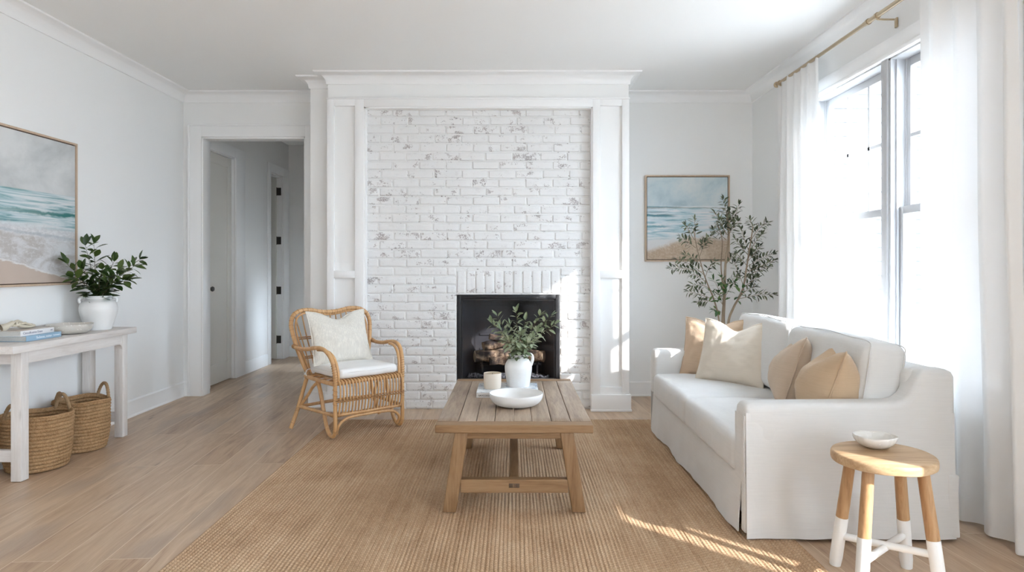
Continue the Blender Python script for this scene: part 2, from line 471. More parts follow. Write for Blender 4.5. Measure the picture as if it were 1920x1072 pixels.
def curtain_mat(nm='sheer_linen', tl=.09):
    t = NT(nm); v = t.map()
    w = t.n('TexWave', {'Vector': v, 'Scale': 130.0, 'Distortion': 2.0, 'Detail': 2.0}, bands_direction='Z').outputs['Fac']
    sl = t.noise(t.map(scale=(30, 30, 420)), 1, 3)
    c = t.mix(sl, (.80, .795, .785, 1), (.87, .87, .865, 1))
    nb = t.bump(t.math('ADD', w, sl), .2, .001)
    a = t.n('BsdfDiffuse', {'Color': c, 'Normal': nb}); b = t.n('BsdfTranslucent', {'Color': c, 'Normal': nb})
    m1 = t.n('MixShader', {0: tl, 1: a.outputs[0], 2: b.outputs[0]})
    tr = t.n('BsdfTransparent')
    m2 = t.n('MixShader', {0: t.step(sl, .35, .65, .01, .03), 1: m1.outputs[0], 2: tr.outputs[0]})
    t.t.links.new(m2.outputs[0], t.out.inputs[0]); return t.m
M['curtain'] = curtain_mat()
M['fill_voile'] = curtain_mat('fill_voile', .58)  # more translucent cloth for the added curtain out of view
def glass_mat(name, tint=(1, 1, 1, 1), f0=.04, gloss=1.0):
    t = NT(name)
    tr = t.n('BsdfTransparent', {'Color': tint}); gl = t.n('BsdfGlossy', {'Color': (gloss, gloss, gloss, 1), 'Roughness': .02})
    fc = t.n('LayerWeight', {'Blend': .5}).outputs['Facing']
    fr = t.math('MULTIPLY_ADD', t.math('POWER', fc, 5.0), .9 - f0, f0)
    mx = t.n('MixShader', {0: fr, 1: tr.outputs[0], 2: gl.outputs[0]})
    t.t.links.new(mx.outputs[0], t.out.inputs[0]); return t.m
M['glass'] = glass_mat('window_glass')
M['fire_glass'] = glass_mat('smoked_glass', (.80, .80, .82, 1), .012)
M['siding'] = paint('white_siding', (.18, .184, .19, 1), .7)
M['ground'] = paint('pale_gravel', (.45, .44, .42, 1), .9, .5, 20)
M['glassbed'] = NT('crushed_glass').bsdf((.30, .30, .31, 1), .15, spec=.8)
def log_mat():
    t = NT('ceramic_log'); v = t.map(scale=(1, 1, 1))
    a = t.noise(v, 26, 5, .75); b = t.noise(v, 8, 3)
    c = t.mix(t.step(b, .38, .60), (.055, .045, .04, 1), t.mix(t.step(a, .4, .62), (.16, .09, .05, 1), (.62, .45, .28, 1)))
    return t.bsdf(c, .9, t.bump(a, .9, .01))
M['log'] = log_mat()
M['log_end'] = wood('log_cut_end', [(.3, (.50, .36, .21)), (.7, (.78, .62, .42))], 'Z', 2, .8, .2, False)

def seascape(name, kind):
    t = NT(name); g = t.co.outputs['Generated']
    sp = t.n('SeparateXYZ', {0: g})
    u = sp.outputs['Y'] if kind == 'left' else sp.outputs['X']; v = sp.outputs['Z']
    uv = t.n('CombineXYZ', {0: u, 1: v, 2: 0.0}).outputs[0]
    big = t.noise(t.map(uv, scale=(1.6, 1.6, 1)), 1.6, 5, .6, .3)
    str_ = t.noise(t.map(uv, scale=(2.2, 26, 1)), 1.4, 5, .6, .6)
    fin = t.noise(t.map(uv, scale=(22, 26, 1)), 1.6, 5, .75, .5)
    med = t.noise(t.map(uv, scale=(5, 7, 1)), 1.5, 5, .65, .8)
    if kind == 'left':
        sky = t.ramp(t.math('MULTIPLY_ADD', v, .18, t.math('MULTIPLY', big, .85)), [(.38, (.40, .42, .43)), (.52, (.56, .575, .575)), (.66, (.70, .705, .70))])
        vs = t.math('ADD', v, t.math('MULTIPLY', t.math('SUBTRACT', u, .5), .05))
        sea = t.ramp(str_, [(.33, (.16, .31, .33)), (.42, (.34, .49, .52)), (.50, (.52, .62, .64)), (.60, (.70, .73, .74))])
        # long dark swell line
        wl = t.math('ABSOLUTE', t.math('SUBTRACT', t.math('ADD', v, t.math('MULTIPLY', med, .05)), .505))
        sea = t.mix(t.math('MULTIPLY', t.step(wl, .004, .022, 1, 0), t.step(u, .2, .95)), sea, (.05, .20, .19, 1))
        c = t.mix(t.step(v, .618, .626), sea, sky)
        f1 = t.math('ADD', vs, t.math('MULTIPLY', fin, .06))
        foam = t.mix(t.step(fin, .40, .62), (.52, .52, .53, 1), (.72, .72, .73, 1))
        c = t.mix(t.step(f1, .40, .455, 1, 0), c, t.mix(.35, foam, (.76, .77, .78, 1)))
        f2 = t.math('ADD', t.math('ADD', v, t.math('MULTIPLY', u, .11)), t.math('MULTIPLY', med, .05))
        c = t.mix(t.math('MULTIPLY', t.step(t.math('ABSOLUTE', t.math('SUBTRACT', f2, .435)), .003, .016, 1, 0), .45), c, (.33, .38, .42, 1))
        wash = t.mix(t.step(med, .40, .64), (.50, .47, .45, 1), (.66, .655, .66, 1))
        wash = t.mix(t.math('MULTIPLY', t.step(fin, .5, .62), .5), wash, (.74, .74, .75, 1))
        c = t.mix(t.step(f2, .405, .43, 1, 0), c, wash)
        sd = t.math('ADD', t.math('ADD', v, t.math('MULTIPLY', u, .30)), t.math('MULTIPLY', med, .07))
        sand = t.mix(big, (.50, .405, .34, 1), (.60, .50, .43, 1))
        c = t.mix(t.step(sd, .335, .35, 1, 0), c, sand)
        edge = t.math('MULTIPLY', t.step(t.math('ABSOLUTE', t.math('SUBTRACT', sd, .348)), .002, .010, 1, 0), .7)
        c = t.mix(edge, c, (.78, .77, .76, 1))
    else:
        sky = t.ramp(t.math('MULTIPLY_ADD', v, .15, t.math('MULTIPLY', big, .85)), [(.40, (.42, .54, .60)), (.52, (.56, .66, .70)), (.66, (.70, .745, .75))])
        sea = t.ramp(t.math('MULTIPLY_ADD', u, .10, t.math('SUBTRACT', str_, .05)), [(.36, (.32, .50, .57)), (.44, (.52, .67, .72)), (.51, (.68, .75, .79)), (.60, (.78, .80, .82))])
        for (vc, w, uend, col) in ((.632, .012, .45, (.16, .28, .34, 1)), (.535, .014, .36, (.10, .24, .30, 1)), (.575, .008, .28, (.34, .44, .49, 1)), (.40, .012, .30, (.20, .38, .46, 1)), (.628, .006, 1.2, (.42, .46, .45, 1))):
            d = t.math('ABSOLUTE', t.math('SUBTRACT', t.math('MULTIPLY_ADD', med, .03, v), vc + .015))
            k = t.math('MULTIPLY', t.step(d, w * .3, w * 1.6, 1, 0), t.step(u, uend - .12, uend + .05, 1, 0))
            sea = t.mix(t.math('MULTIPLY', k, .9), sea, col)
        c = t.mix(t.step(v, .645, .655), sea, sky)
        f = t.math('SUBTRACT', t.math('MULTIPLY_ADD', med, .16, v), t.math('MULTIPLY', u, .10))
        c = t.mix(t.step(f, .26, .38, 1, 0), c, (.72, .73, .74, 1))
        s2 = t.math('SUBTRACT', t.math('MULTIPLY_ADD', med, .12, v), t.math('MULTIPLY', t.step(u, 0, .55), .15))
        sand = t.mix(t.step(t.math('MULTIPLY_ADD', fin, .5, t.math('MULTIPLY', big, .5)), .40, .62), (.50, .385, .285, 1), (.70, .60, .49, 1))
        c = t.mix(t.step(s2, .13, .21, 1, 0), c, sand)
    return t.bsdf(c, .75, t.bump(fin, .15, .002), spec=.2)
M['sea_left'] = seascape('beach_canvas', 'left')
M['sea_right'] = seascape('dune_canvas', 'right')
# ================================================================== THE ROOM
H = 2.88; XL, XR, YB, YR = -3.14, 2.27, 6.24, -3.2
b = MB(); b.box(-6.2, 2.45, YR - .2, YB + .14, -.12, 0); b.box(-6.2, -1.72, YB + .14, 9.2, -.12, 0); struct(b, 'floor', M['floor'])
b = MB(); b.box(-6.2, 2.45, YR - .2, YB + .14, H, H + .12); b.box(-6.2, -1.72, YB + .14, 9.2, H, H + .12); struct(b, 'ceiling', M['ceiling'])
b = MB(); b.box(XL - .14, XL, YR - .2, YB, 0, H); struct(b, 'wall_left', M['wall'])
# right wall with the double window, and added unseen openings for light nearer the camera's side
WZ0, WZ1 = .55, 2.50
WY = [(4.03, 4.98), (3.02, 3.97)]
b = MB()
def wall_with_holes(b, x0, x1, y0, y1, holes):
    ys = y0
    for (ha, hb, z0, z1) in sorted(holes):
        b.box(x0, x1, ys, ha, 0, H); b.box(x0, x1, ha, hb, 0, z0); b.box(x0, x1, ha, hb, z1, H); ys = hb
    b.box(x0, x1, ys, y1, 0, H)
WHOLES = [(3.02, 4.98, WZ0, WZ1), (SL_Y0, SL_Y1, SL_Z0, SL_Z1), (-1.0, 1.1, .12, 2.6), (-3.1, -1.2, .12, 2.6)]
wall_with_holes(b, XR, XR + .16, YR - .2, YB + .14, WHOLES)
struct(b, 'wall_right', M['wall'])
# back wall with cased opening
OX0, OX1, OZ = -2.965, -1.973, 2.46
b = MB()
b.box(XL - .14, OX0, YB, YB + .12, 0, H); b.box(OX0, OX1, YB, YB + .12, OZ, H); b.box(OX1, XR + .16, YB, YB + .12, 0, H)
struct(b, 'wall_back', M['wall'])
# rear wall behind the camera
b = MB(); b.box(XL - .14, XR + .16, YR - .14, YR, 0, H); struct(b, 'wall_rear', M['wall'])
# ---- hallway
HX = -3.07; HXR = -1.90; HY = 8.95
D1 = (6.60, 7.22); D2 = (8.26, 8.72); DZ = 2.42
b = MB()
for (a, c) in ((YB + .12, D1[0]), (D1[1], D2[0]), (D2[1], HY)): b.box(HX - .12, HX, a, c, 0, H)
for d in (D1, D2): b.box(HX - .12, HX, d[0], d[1], DZ, H)
b.box(HX - .3, HX - .12, D1[0] - .1, D1[1] + .1, 0, H)
struct(b, 'wall_hall_left', M['hall'])
b = MB(); b.box(HX - .12, HXR + .12, HY, HY + .12, 0, H); struct(b, 'wall_hall_end', M['hall'])
b = MB(); wall_with_holes(b, HXR, HXR + .12, YB + .12, HY, [(7.55, 8.05, .45, 1.15)]); struct(b, 'wall_hall_right', M['hall'])
b = MB(); 
for yy in (7.56, 8.04): b.box(HXR + .04, HXR + .09, yy - .01, yy + .01, .45, 1.15)
for zz_ in (.46, 1.14): b.box(HXR + .04, HXR + .09, 7.55, 8.05, zz_ - .01, zz_ + .01)
struct(b, 'window_8', M['trim'])  # added unseen window, brightens the hall from behind the chimney breast
b = MB(); b.box(-5.2, -5.1, 7.4, 9.2, 0, H); b.box(-5.2, HX - .12, 7.3, 7.4, 0, H); b.box(-5.2, HX, 9.1, 9.2, 0, H)
struct(b, 'wall_side_room', M['hall'])
# hall baseboards
b = MB()
bbp = [(0, 0), (.016, 0), (.016, .125), (.008, .14), (0, .14)]
for (a, c) in ((YB + .12, D1[0] - .10), (D1[1] + .24, D2[0] - .10), (D2[1] + .2, HY)):
    b.sweep_plan([(HX, a), (HX, c)], bbp, side=-1)
b.sweep_plan([(HX, HY), (HXR, HY)], bbp, side=-1)
struct(b, 'baseboard_hall', M['trim'])
# casings
def casing(name, pieces, mat=M['trim']):
    b = MB()
    for p in pieces: b.box(*p, r=.003)
    return struct(b, name, mat)
casing('trim_opening', [(-3.075, OX0 + .004, YB - .022, YB, 0, OZ + .105), (OX1 - .004, -1.86, YB - .022, YB, 0, OZ + .105), (OX0, OX1, YB - .022, YB, OZ, OZ + .105),
    (OX0 - .0, OX0 + .018, YB - .012, YB + .13, 0, OZ), (OX1 - .018, OX1, YB - .012, YB + .13, 0, OZ), (OX0, OX1, YB - .012, YB + .13, OZ - .018, OZ),
    (-3.09, -3.07, YB - .03, YB, 0, OZ + .115), (-3.09, -1.86, YB - .03, YB, OZ + .105, OZ + .12)])
casing('trim_hall_door', [(HX, HX + .02, D1[1], D1[1] + .24, 0, DZ + .11), (HX, HX + .02, D1[0] - .10, D1[0], 0, DZ + .11), (HX, HX + .02, D1[0], D1[1], DZ, DZ + .11),
    (HX - .06, HX, D1[1] - .012, D1[1], 0, DZ), (HX - .06, HX, D1[0], D1[1], DZ - .012, DZ)])
casing('trim_side_room', [(HX, HX + .02, D2[1], D2[1] + .2, 0, DZ + .11), (HX, HX + .02, D2[0] - .09, D2[0], 0, DZ + .11), (HX, HX + .02, D2[0], D2[1], DZ, DZ + .11),
    (HX - .12, HX, D2[1] - .015, D2[1], 0, DZ), (HX - .12, HX, D2[0], D2[1], DZ - .015, DZ), (HX - .12, HX, D2[0], D2[0] + .015, 0, DZ)])
# hall door: one tall recessed panel
def shaker_door(b, y0, y1, x, z0, z1, st=.10, rail=.20, t=.035, M_=None):
    b.box(x - t, x - .010, y0, y1, z0, z1, M=M_)
    for p in ((y0, y0 + st, z0, z1), (y1 - st, y1, z0, z1), (y0 + st, y1 - st, z0, z0 + rail), (y0 + st, y1 - st, z1 - st, z1)):
        b.box(x - .012, x, p[0], p[1], p[2], p[3], r=.003, M=M_)
b = MB(); shaker_door(b, D1[0] + .004, D1[1] - .006, HX - .03, .008, DZ - .015)
d1 = struct(b, 'door_1', M['door'])
b = MB(); y, z = D1[0] + .075, 1.0
b.lathe([(0, .05), (.022, .048), (.027, .035), (.02, .022), (.01, .016), (.01, .006), (.028, .004), (.028, 0)], 20, M=Matrix.Translation((HX - .03, y, z)) @ Matrix.Rotation(PI / 2, 4, 'Y'))
h = b.obj('door_knob', M['hinge'], d1)
b = MB(); Md = Matrix.Translation((HX - .06, D2[1] - .03, 0)) @ Matrix.Rotation(math.radians(-93), 4, 'Z')
# leaf swings into the side room, hinged on the far jamb
b.box(-.035, 0, -.44, 0, .01, DZ - .02, r=.003, M=Matrix.Translation((HX - .07, D2[1] - .055, 0)) @ Matrix.Rotation(math.radians(-88), 4, 'Z'))
d2 = struct(b, 'door_2', M['door'])
for hz in (2.22, 1.57, .91, .26):
    b = MB(); b.box(HX - .075, HX - .015, D2[1] - .022, D2[1] - .014, hz - .05, hz + .05); b.tube([(HX - .075, D2[1] - .028, hz - .055), (HX - .075, D2[1] - .028, hz + .055)], .009, 10)
    b.obj('hinge', M['hinge'], d2)

# ---- chimney breast
BY = 5.61; BX0, BX1 = -1.589, .984; BRX0, BRX1, BRZ = -1.275, .674, 2.59
KY = 5.67                                    # brick face
b = MB()
b.box(BX0, BRX0, BY, YB, 0, H); b.box(BRX1, BX1, BY, YB, 0, H); b.box(BRX0, BRX1, BY, YB, BRZ, H)
b.box(-1.781, BX0, 5.75, YB, 0, H)
struct(b, 'wall_chimney_breast', M['wall'])
# shaker frame in front of the breast
FY0, FY1 = 5.583, 5.612
b = MB()
def frame_col(xa, xb, ia, ib):
    b.box(xa, ia, FY0, FY1, .0, 2.662, r=.002); b.box(ib, xb, FY0, FY1, .0, 2.662, r=.002)
    for (z0, z1) in ((0, .203), (1.132, 1.196), (2.598, 2.662)): b.box(ia, ib, FY0, FY1, z0, z1, r=.002)
frame_col(BX0, BRX0, -1.530, -1.352); frame_col(BRX1, BX1, .738, .924)
b.box(BRX0, BRX1, FY0, FY1, BRZ, 2.662, r=.002)
b.box(BX0 - .004, BX1 + .004, FY0 - .006, FY1, 2.655, 2.668, r=.002)
for x in (BRX0 + .006, BRX1 - .006): b.box(x - .006, x + .006, FY0 + .012, KY + .02, 0, BRZ)
b.box(BRX0, BRX1, FY0 + .012, KY + .02, BRZ - .012, BRZ)
struct(b, 'trim_chimney_frame', M['trim'])
b = MB()
for (xa, xb) in ((BX0 - .012, BRX0 + .014), (BRX1 - .014, BX1 + .014)):
    b.box(xa, xb, 5.562, 5.612, .0, .142, r=.003); b.box(xa - .006, xb + .006, 5.553, 5.612, 0, .018, r=.004)
struct(b, 'trim_plinth', M['trim'])
# brick panel
FX0, FX1, FZ0, FZ1 = -.493, .401, .235, .988
b = MB()
MY = KY + .007
for (x0, x1, z0, z1) in ((BRX0, FX0, 0, BRZ), (FX1, BRX1, 0, BRZ), (FX0, FX1, 0, FZ0), (FX0, FX1, FZ1, BRZ)):
    b.box(x0, x1, MY, YB - .02, z0, z1)
struct(b, 'wall_mortar', M['mortar'])
b = MB(); rr = random.Random(3)
def brick(x0, x1, z0, z1):
    if x1 - x0 < .02 or z1 - z0 < .02: return
    dy = rr.uniform(-.003, .0025); j = rr.uniform(-.0015, .0015)
    c = ((x0 + x1) / 2, KY + .010 + dy, (z0 + z1) / 2 + j)
    hh = ((x1 - x0) / 2, .012, (z1 - z0) / 2 - abs(j))
    sd = rr.random() * 100
    def fn(p, h):
        k = noise.noise(Vector((p.x * 14 + sd, p.z * 18, 2.0))) * .0022
        return Vector((p.x + k, p.y + k * .8, p.z + noise.noise(Vector((p.x * 10, sd, 1.0))) * .0016))
    b.rbox(c, hh, .007, 2, 4, fn=fn, M=Matrix.Translation(Vector(c)) @ Matrix.Rotation(rr.uniform(-.004, .004), 4, 'Y') @ Matrix.Translation(-Vector(c)))
CH, BW, G = .0765, .232, .011
nrow = int(BRZ / CH) + 1
SZ0, SZ1 = FZ1 + .012, 1.205                  # soldier course
for r_ in range(nrow):
    z0 = r_ * CH + G / 2; z1 = min(z0 + CH - G, BRZ - .004)
    x = BRX0 - (0 if r_ % 2 else BW / 2) + rr.uniform(-.01, .01)
    while x < BRX1:
        wdt = BW + rr.uniform(-.006, .006)
        xa, xb = max(x + G / 2, BRX0 + .004), min(x + wdt - G / 2, BRX1 - .004)
        segs = [(xa, xb)]
        if z1 > FZ0 and z0 < SZ1:
            ex0, ex1 = FX0 - .008, FX1 + .008
            segs = []
            if xa < ex0: segs.append((xa, min(xb, ex0)))
            if xb > ex1: segs.append((max(xa, ex1), xb))
            if z0 < FZ0 < z1 and xb > ex0 and xa < ex1: pass
        for (p, q) in segs: brick(p, q, z0, z1)
        x += wdt
ns = 11; sw = (FX1 - FX0) / ns
for k in range(ns): brick(FX0 + k * sw + G / 2, FX0 + (k + 1) * sw - G / 2, SZ0, SZ1 - .012)
struct(b, 'wall_brick', M['brick'], smooth=50)

# ---- crown and baseboards
cr = [(0, -.095), (.010, -.095), (.012, -.085)]
for k in range(7):
    a = PI / 2 * k / 6
    cr.append((.012 + .078 * (1 - math.cos(a)), -.085 + .072 * math.sin(a)))
cr += [(.096, -.010), (.10, 0), (0, 0)]
b = MB()
path = [(XL, YR), (XL, YB), (-1.781, YB), (-1.781, 5.75), (BX0, 5.75), (BX0, BY), (BX1, BY), (BX1, YB), (XR, YB), (XR, YR)]
b.sweep_plan(path, cr, z0=H, side=-1)
struct(b, 'trim_crown', M['trim'], smooth=35)
bb = [(0, 0), (.024, 0), (.024, .008), (.018, .016), (.016, .02), (.016, .128), (.009, .14), (0, .14)]
def base(name, p):
    b = MB(); b.sweep_plan(p, bb, side=-1); struct(b, name, M['trim'])
base('baseboard_left', [(XL, YR), (XL, YB), (-3.09, YB)])
base('baseboard_right', [(BX1, YB - .01), (BX1, YB), (XR, YB), (XR, YR)])
base('baseboard_back', [(-1.86, YB), (-1.781, YB), (-1.781, 5.75), (BX0 - .02, 5.75)])

# ---- windows
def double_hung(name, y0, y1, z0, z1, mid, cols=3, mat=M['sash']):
    """frame with two sashes; upper sash divided into panes"""
    X = XR
    b = MB()
    for (ya, yb) in ((y0, y0 + .022), (y1 - .022, y1)): b.box(X + .0, X + .15, ya, yb, z0, z1)
    b.box(X, X + .15, y0, y1, z1 - .022, z1); b.box(X - .02, X + .16, y0, y1, z0 - .02, z0 + .02, r=.004)
    # stops and tracks
    for ya in (y0 + .022, y1 - .034): b.box(X + .03, X + .045, ya, ya + .012, z0, z1); b.box(X + .085, X + .095, ya, ya + .012, z0, z1)
    w = struct(b, name, mat)
    a0, a1 = y0 + .024, y1 - .024
    st = .042
    # upper sash (outer)
    xs0, xs1 = X + .092, X + .128
    b = MB()
    b.box(xs0, xs1, a0, a0 + st, mid - .02, z1 - .024, r=.002); b.box(xs0, xs1, a1 - st, a1, mid - .02, z1 - .024, r=.002)
    b.box(xs0, xs1, a0 + st, a1 - st, z1 - .072, z1 - .024, r=.002); b.box(xs0, xs1, a0 + st, a1 - st, mid - .02, mid + .03, r=.002)
    g0, g1 = a0 + st, a1 - st; zt0, zt1 = mid + .03, z1 - .072
    for k in range(1, cols): yy = lerp(g0, g1, k / cols); b.box(xs0 + .002, xs0 + .020, yy - .011, yy + .011, zt0, zt1)
    zz = (zt0 + zt1) / 2; b.box(xs0 + .002, xs0 + .020, g0, g1, zz - .011, zz + .011)
    s1 = b.obj('upper_sash', mat, w)
    b = MB(); b.box(X + .108, X + .112, g0 - .005, g1 + .005, zt0 - .005, zt1 + .005); b.obj('upper_pane', M['glass'], w, smooth=0)
    xs0, xs1 = X + .048, X + .084
    b = MB()
    b.box(xs0, xs1, a0, a0 + st, z0 + .022, mid + .02, r=.002); b.box(xs0, xs1, a1 - st, a1, z0 + .022, mid + .02, r=.002)
    b.box(xs0, xs1, a0 + st, a1 - st, mid - .025, mid + .02, r=.002); b.box(xs0, xs1, a0 + st, a1 - st, z0 + .022, z0 + .09, r=.002)
    b.obj('lower_sash', mat, w)
    b = MB(); b.box(X + .064, X + .068, g0 - .005, g1 + .005, z0 + .085, mid - .02); b.obj('lower_pane', M['glass'], w, smooth=0)
    b = MB(); yy = (a0 + a1) / 2
    b.box(X + .05, X + .082, yy - .03, yy + .03, mid + .02, mid + .028, r=.003); b.tube([(X + .06, yy - .02, mid + .034), (X + .06, yy + .028, mid + .036)], .006, 8)
    b.obj('sash_lock', mat, w)
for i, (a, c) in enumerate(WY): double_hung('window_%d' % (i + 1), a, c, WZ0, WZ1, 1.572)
b = MB()
b.box(XR - .02, XR, 4.98, 5.08, WZ0 - .05, WZ1 + .10, r=.003); b.box(XR - .02, XR, 2.92, 3.02, WZ0 - .05, WZ1 + .10, r=.003)
b.box(XR - .022, XR, 2.92, 5.08, WZ1, WZ1 + .10, r=.003); b.box(XR - .03, XR + .01, 2.90, 5.10, WZ1 - .012, WZ1 + .012, r=.004)
b.box(XR - .06, XR + .02, 2.88, 5.12, WZ0 - .04, WZ0 - .01, r=.006); b.box(XR - .02, XR, 2.92, 5.08, WZ0 - .14, WZ0 - .04, r=.003)
struct(b, 'trim_window', M['trim'])
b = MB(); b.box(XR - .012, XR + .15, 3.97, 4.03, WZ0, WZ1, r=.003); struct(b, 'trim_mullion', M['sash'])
double_hung('window_3', -1.0, .05, .12, 2.6, 1.5); double_hung('window_6', .05, 1.1, .12, 2.6, 1.5); double_hung('window_7', -2.15, -1.2, .12, 2.6, 1.5); double_hung('window_9', -3.1, -2.15, .12, 2.6, 1.5)  # added windows out of view, bring fill light to the left wall
b = MB()
for (ya, yb) in ((SL_Y0, SL_Y0 + .02), (SL_Y1 - .02, SL_Y1)): b.box(XR, XR + .16, ya, yb, SL_Z0, SL_Z1)
b.box(XR, XR + .16, SL_Y0, SL_Y1, SL_Z0, SL_Z0 + .02); b.box(XR, XR + .16, SL_Y0, SL_Y1, SL_Z1 - .02, SL_Z1)
w5 = struct(b, 'window_5', M['trim'])  # added unseen opening, sized to throw the sun streak on the rug
b = MB(); b.box(XR + .07, XR + .075, SL_Y0 + .02, SL_Y1 - .02, SL_Z0 + .02, SL_Z1 - .02); b.obj('streak_window_pane', M['glass'], w5, smooth=0)

# ---- outside
b = MB(); b.box(-30, 40, -40, 40, -.5, -.14); struct(b, 'ground', M['ground'])
house = thing('neighbouring_house', 'white clapboard house next door, seen bright through the right window', 'house', (5.6, 8.6, -.14))
b = MB(); z = -.14
while z < 7.5:
    b.add([(3.1, 8.5, z), (10, 8.5, z), (10, 8.53, z + .18), (3.1, 8.53, z + .18)], [(0, 1, 2, 3)])
    b.add([(3.1, 8.5, z), (10, 8.5, z), (10, 8.54, z), (3.1, 8.54, z)], [(0, 3, 2, 1)]); z += .18
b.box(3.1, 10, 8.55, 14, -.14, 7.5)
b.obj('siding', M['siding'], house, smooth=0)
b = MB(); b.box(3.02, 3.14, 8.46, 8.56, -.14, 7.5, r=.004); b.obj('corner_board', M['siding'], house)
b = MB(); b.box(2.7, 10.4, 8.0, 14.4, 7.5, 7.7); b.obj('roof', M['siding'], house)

# ---- curtain rod and curtains
RX, RZ = 2.15, 2.715
SIDE = 1
rod = thing('curtain_rod', 'brushed brass curtain rod above the window', 'curtain rod', (RX, 4.0, RZ))
b = MB(); b.tube([(RX, 2.55, RZ), (RX, 4.02, RZ)], .0145, 16); b.tube([(RX, 3.98, RZ), (RX, 5.36, RZ)], .0125, 16)
b.tube([(RX, 3.97, RZ), (RX, 3.985, RZ)], .019, 16); b.obj('pole', M['brass'], rod)
b = MB(); b.lathe([(0, .03), (.016, .028), (.024, .018), (.024, .006), (.016, 0), (0, 0)], 20, M=Matrix.Translation((RX, 5.35, RZ)) @ Matrix.Rotation(-PI / 2, 4, 'X')); b.obj('finial', M['brass'], rod)
for yb in (3.88, 5.30, 2.6):
    b = MB(); b.tube(spline([(RX, yb, RZ + .014), (RX, yb, RZ - .018), (RX + .03, yb, RZ - .022), (XR - .02, yb, RZ - .022)], 4), .006, 8)
    b.box(XR - .012, XR - .001, yb - .012, yb + .012, RZ - .07, RZ - .012, r=.003)
    b.tube([(RX + .0, yb - .008, RZ), (RX, yb + .008, RZ)], .019, 16)
    b.obj('bracket', M['brass'], rod)
def curtain(name, label, yt0, yt1, yb0, yb1, folds, seed, amp=.035, zt=2.735, zb=.015, xb=0.0, mat='curtain'):
    rr = random.Random(seed); ph = [rr.uniform(-.5, .5) for _ in range(40)]; am = [rr.uniform(.55, 1.3) for _ in range(40)]
    def fn(i, j):
        s = i; t = j                      # t 0 bottom..1 top
        w = s * folds
        k = int(w); fr = w - k
        a_ = lerp(am[k], am[k + 1], fr); p_ = lerp(ph[k], ph[k + 1], fr)
        sn = math.sin(2 * PI * w + p_ * (1.2 - t))
        A = amp * a_ * (1.0 - .55 * t ** 4)
        e = (1 - t)
        y = lerp(lerp(yb0, yb1, s), lerp(yt0, yt1, s), min(1, (t ** .8)))
        y += math.cos(2 * PI * w * 2 + p_) * .006 + .02 * math.sin(3 * t + w) * e
        x = RX + sn * A + xb * e * e + .012 * noise.noise(Vector((w * .8, t * 3, seed))) 
        z = lerp(zb, zt, t) + .012 * noise.noise(Vector((w, 0, seed + 3))) * e
        if t > .985: x = RX + sn * A * .75
        return Vector((x, y, z))
    b = MB(); b.grid(fn, int(folds * 22), 56)
    o = b.obj(name, M[mat], smooth=180)
    return tag(o, label, 'curtain', 'sheer white curtains at the window')
curtain('curtain', 'sheer white linen curtain bunched in the corner behind the olive tree', 5.33, 4.62, 5.32, 4.50, 6, 5, .034)
curtain('curtain', 'sheer white linen curtain hanging beside the wooden stool, reaching the floor', 3.47, 2.80, 3.43, 2.76, 4, 11, .046, xb=.03)

curtain('curtain', 'added sheer curtain spreading soft daylight from the added windows behind the camera', -1.10, 1.22, -1.10, 1.22, 16, 21, .035, mat='fill_voile')  # added out of view to turn sunlight into soft fill
# ================================================================== FIREPLACE
fp = thing('fireplace', 'black framed glass-front gas fireplace set into the whitewashed brick', 'fireplace', ((FX0 + FX1) / 2, KY, FZ0))
b = MB(); e = .004
b.box(FX0 + e, FX0 + .036, KY + .004, KY + .03, FZ0, FZ1 - e, r=.003); b.box(FX1 - .036, FX1 - e, KY + .004, KY + .03, FZ0, FZ1 - e, r=.003)
b.box(FX0 + .036, FX1 - .036, KY + .004, KY + .03, FZ1 - .038, FZ1 - e, r=.003); b.box(FX0 + .036, FX1 - .036, KY + .004, KY + .03, FZ0, FZ0 + .028, r=.003)
b.box(FX0 + .036, FX0 + .050, KY + .018, KY + .04, FZ0 + .028, FZ1 - .038); b.box(FX1 - .050, FX1 - .036, KY + .018, KY + .04, FZ0 + .028, FZ1 - .038)
b.box(FX0 + .036, FX1 - .036, KY + .018, KY + .04, FZ1 - .052, FZ1 - .038)
b.obj('surround_frame', M['black'], fp)
b = MB(); b.box(FX0 + .03, FX1 - .03, KY + .030, KY + .034, FZ0 + .02, FZ1 - .03); b.obj('glass_front', M['fire_glass'], fp, smooth=0)
b = MB(); x0, x1, y0, y1, z0, z1 = FX0 + .04, FX1 - .04, KY + .045, KY + .43, FZ0 + .015, FZ1 - .03
b.add([(x0, y0, z0), (x1, y0, z0), (x1 - .10, y1, z0), (x0 + .10, y1, z0), (x0, y0, z1), (x1, y0, z1), (x1 - .10, y1, z1), (x0 + .10, y1, z1)], [(0, 1, 2, 3), (4, 7, 6, 5), (0, 3, 7, 4), (1, 5, 6, 2), (3, 2, 6, 7)])
for k in range(5): zz = lerp(z0 + .08, z1 - .08, k / 4); b.box(x0 + .14, x1 - .14, y1 - .012, y1 - .002, zz - .012, zz + .012, r=.003)
b.obj('firebox', M['soot'], fp, smooth=20)
b = MB()
b.box(-.30, .24, KY + .15, KY + .17, FZ0 + .12, FZ0 + .135, r=.003); b.box(-.30, .24, KY + .28, KY + .30, FZ0 + .12, FZ0 + .135, r=.003)
for k in range(7): x = lerp(-.28, .22, k / 6); b.box(x - .006, x + .006, KY + .12, KY + .32, FZ0 + .132, FZ0 + .146, r=.002)
for x in (-.27, .21): b.box(x - .008, x + .008, KY + .15, KY + .17, FZ0 + .015, FZ0 + .12); b.box(x - .008, x + .008, KY + .28, KY + .30, FZ0 + .015, FZ0 + .12)
b.obj('log_grate', M['black'], fp)
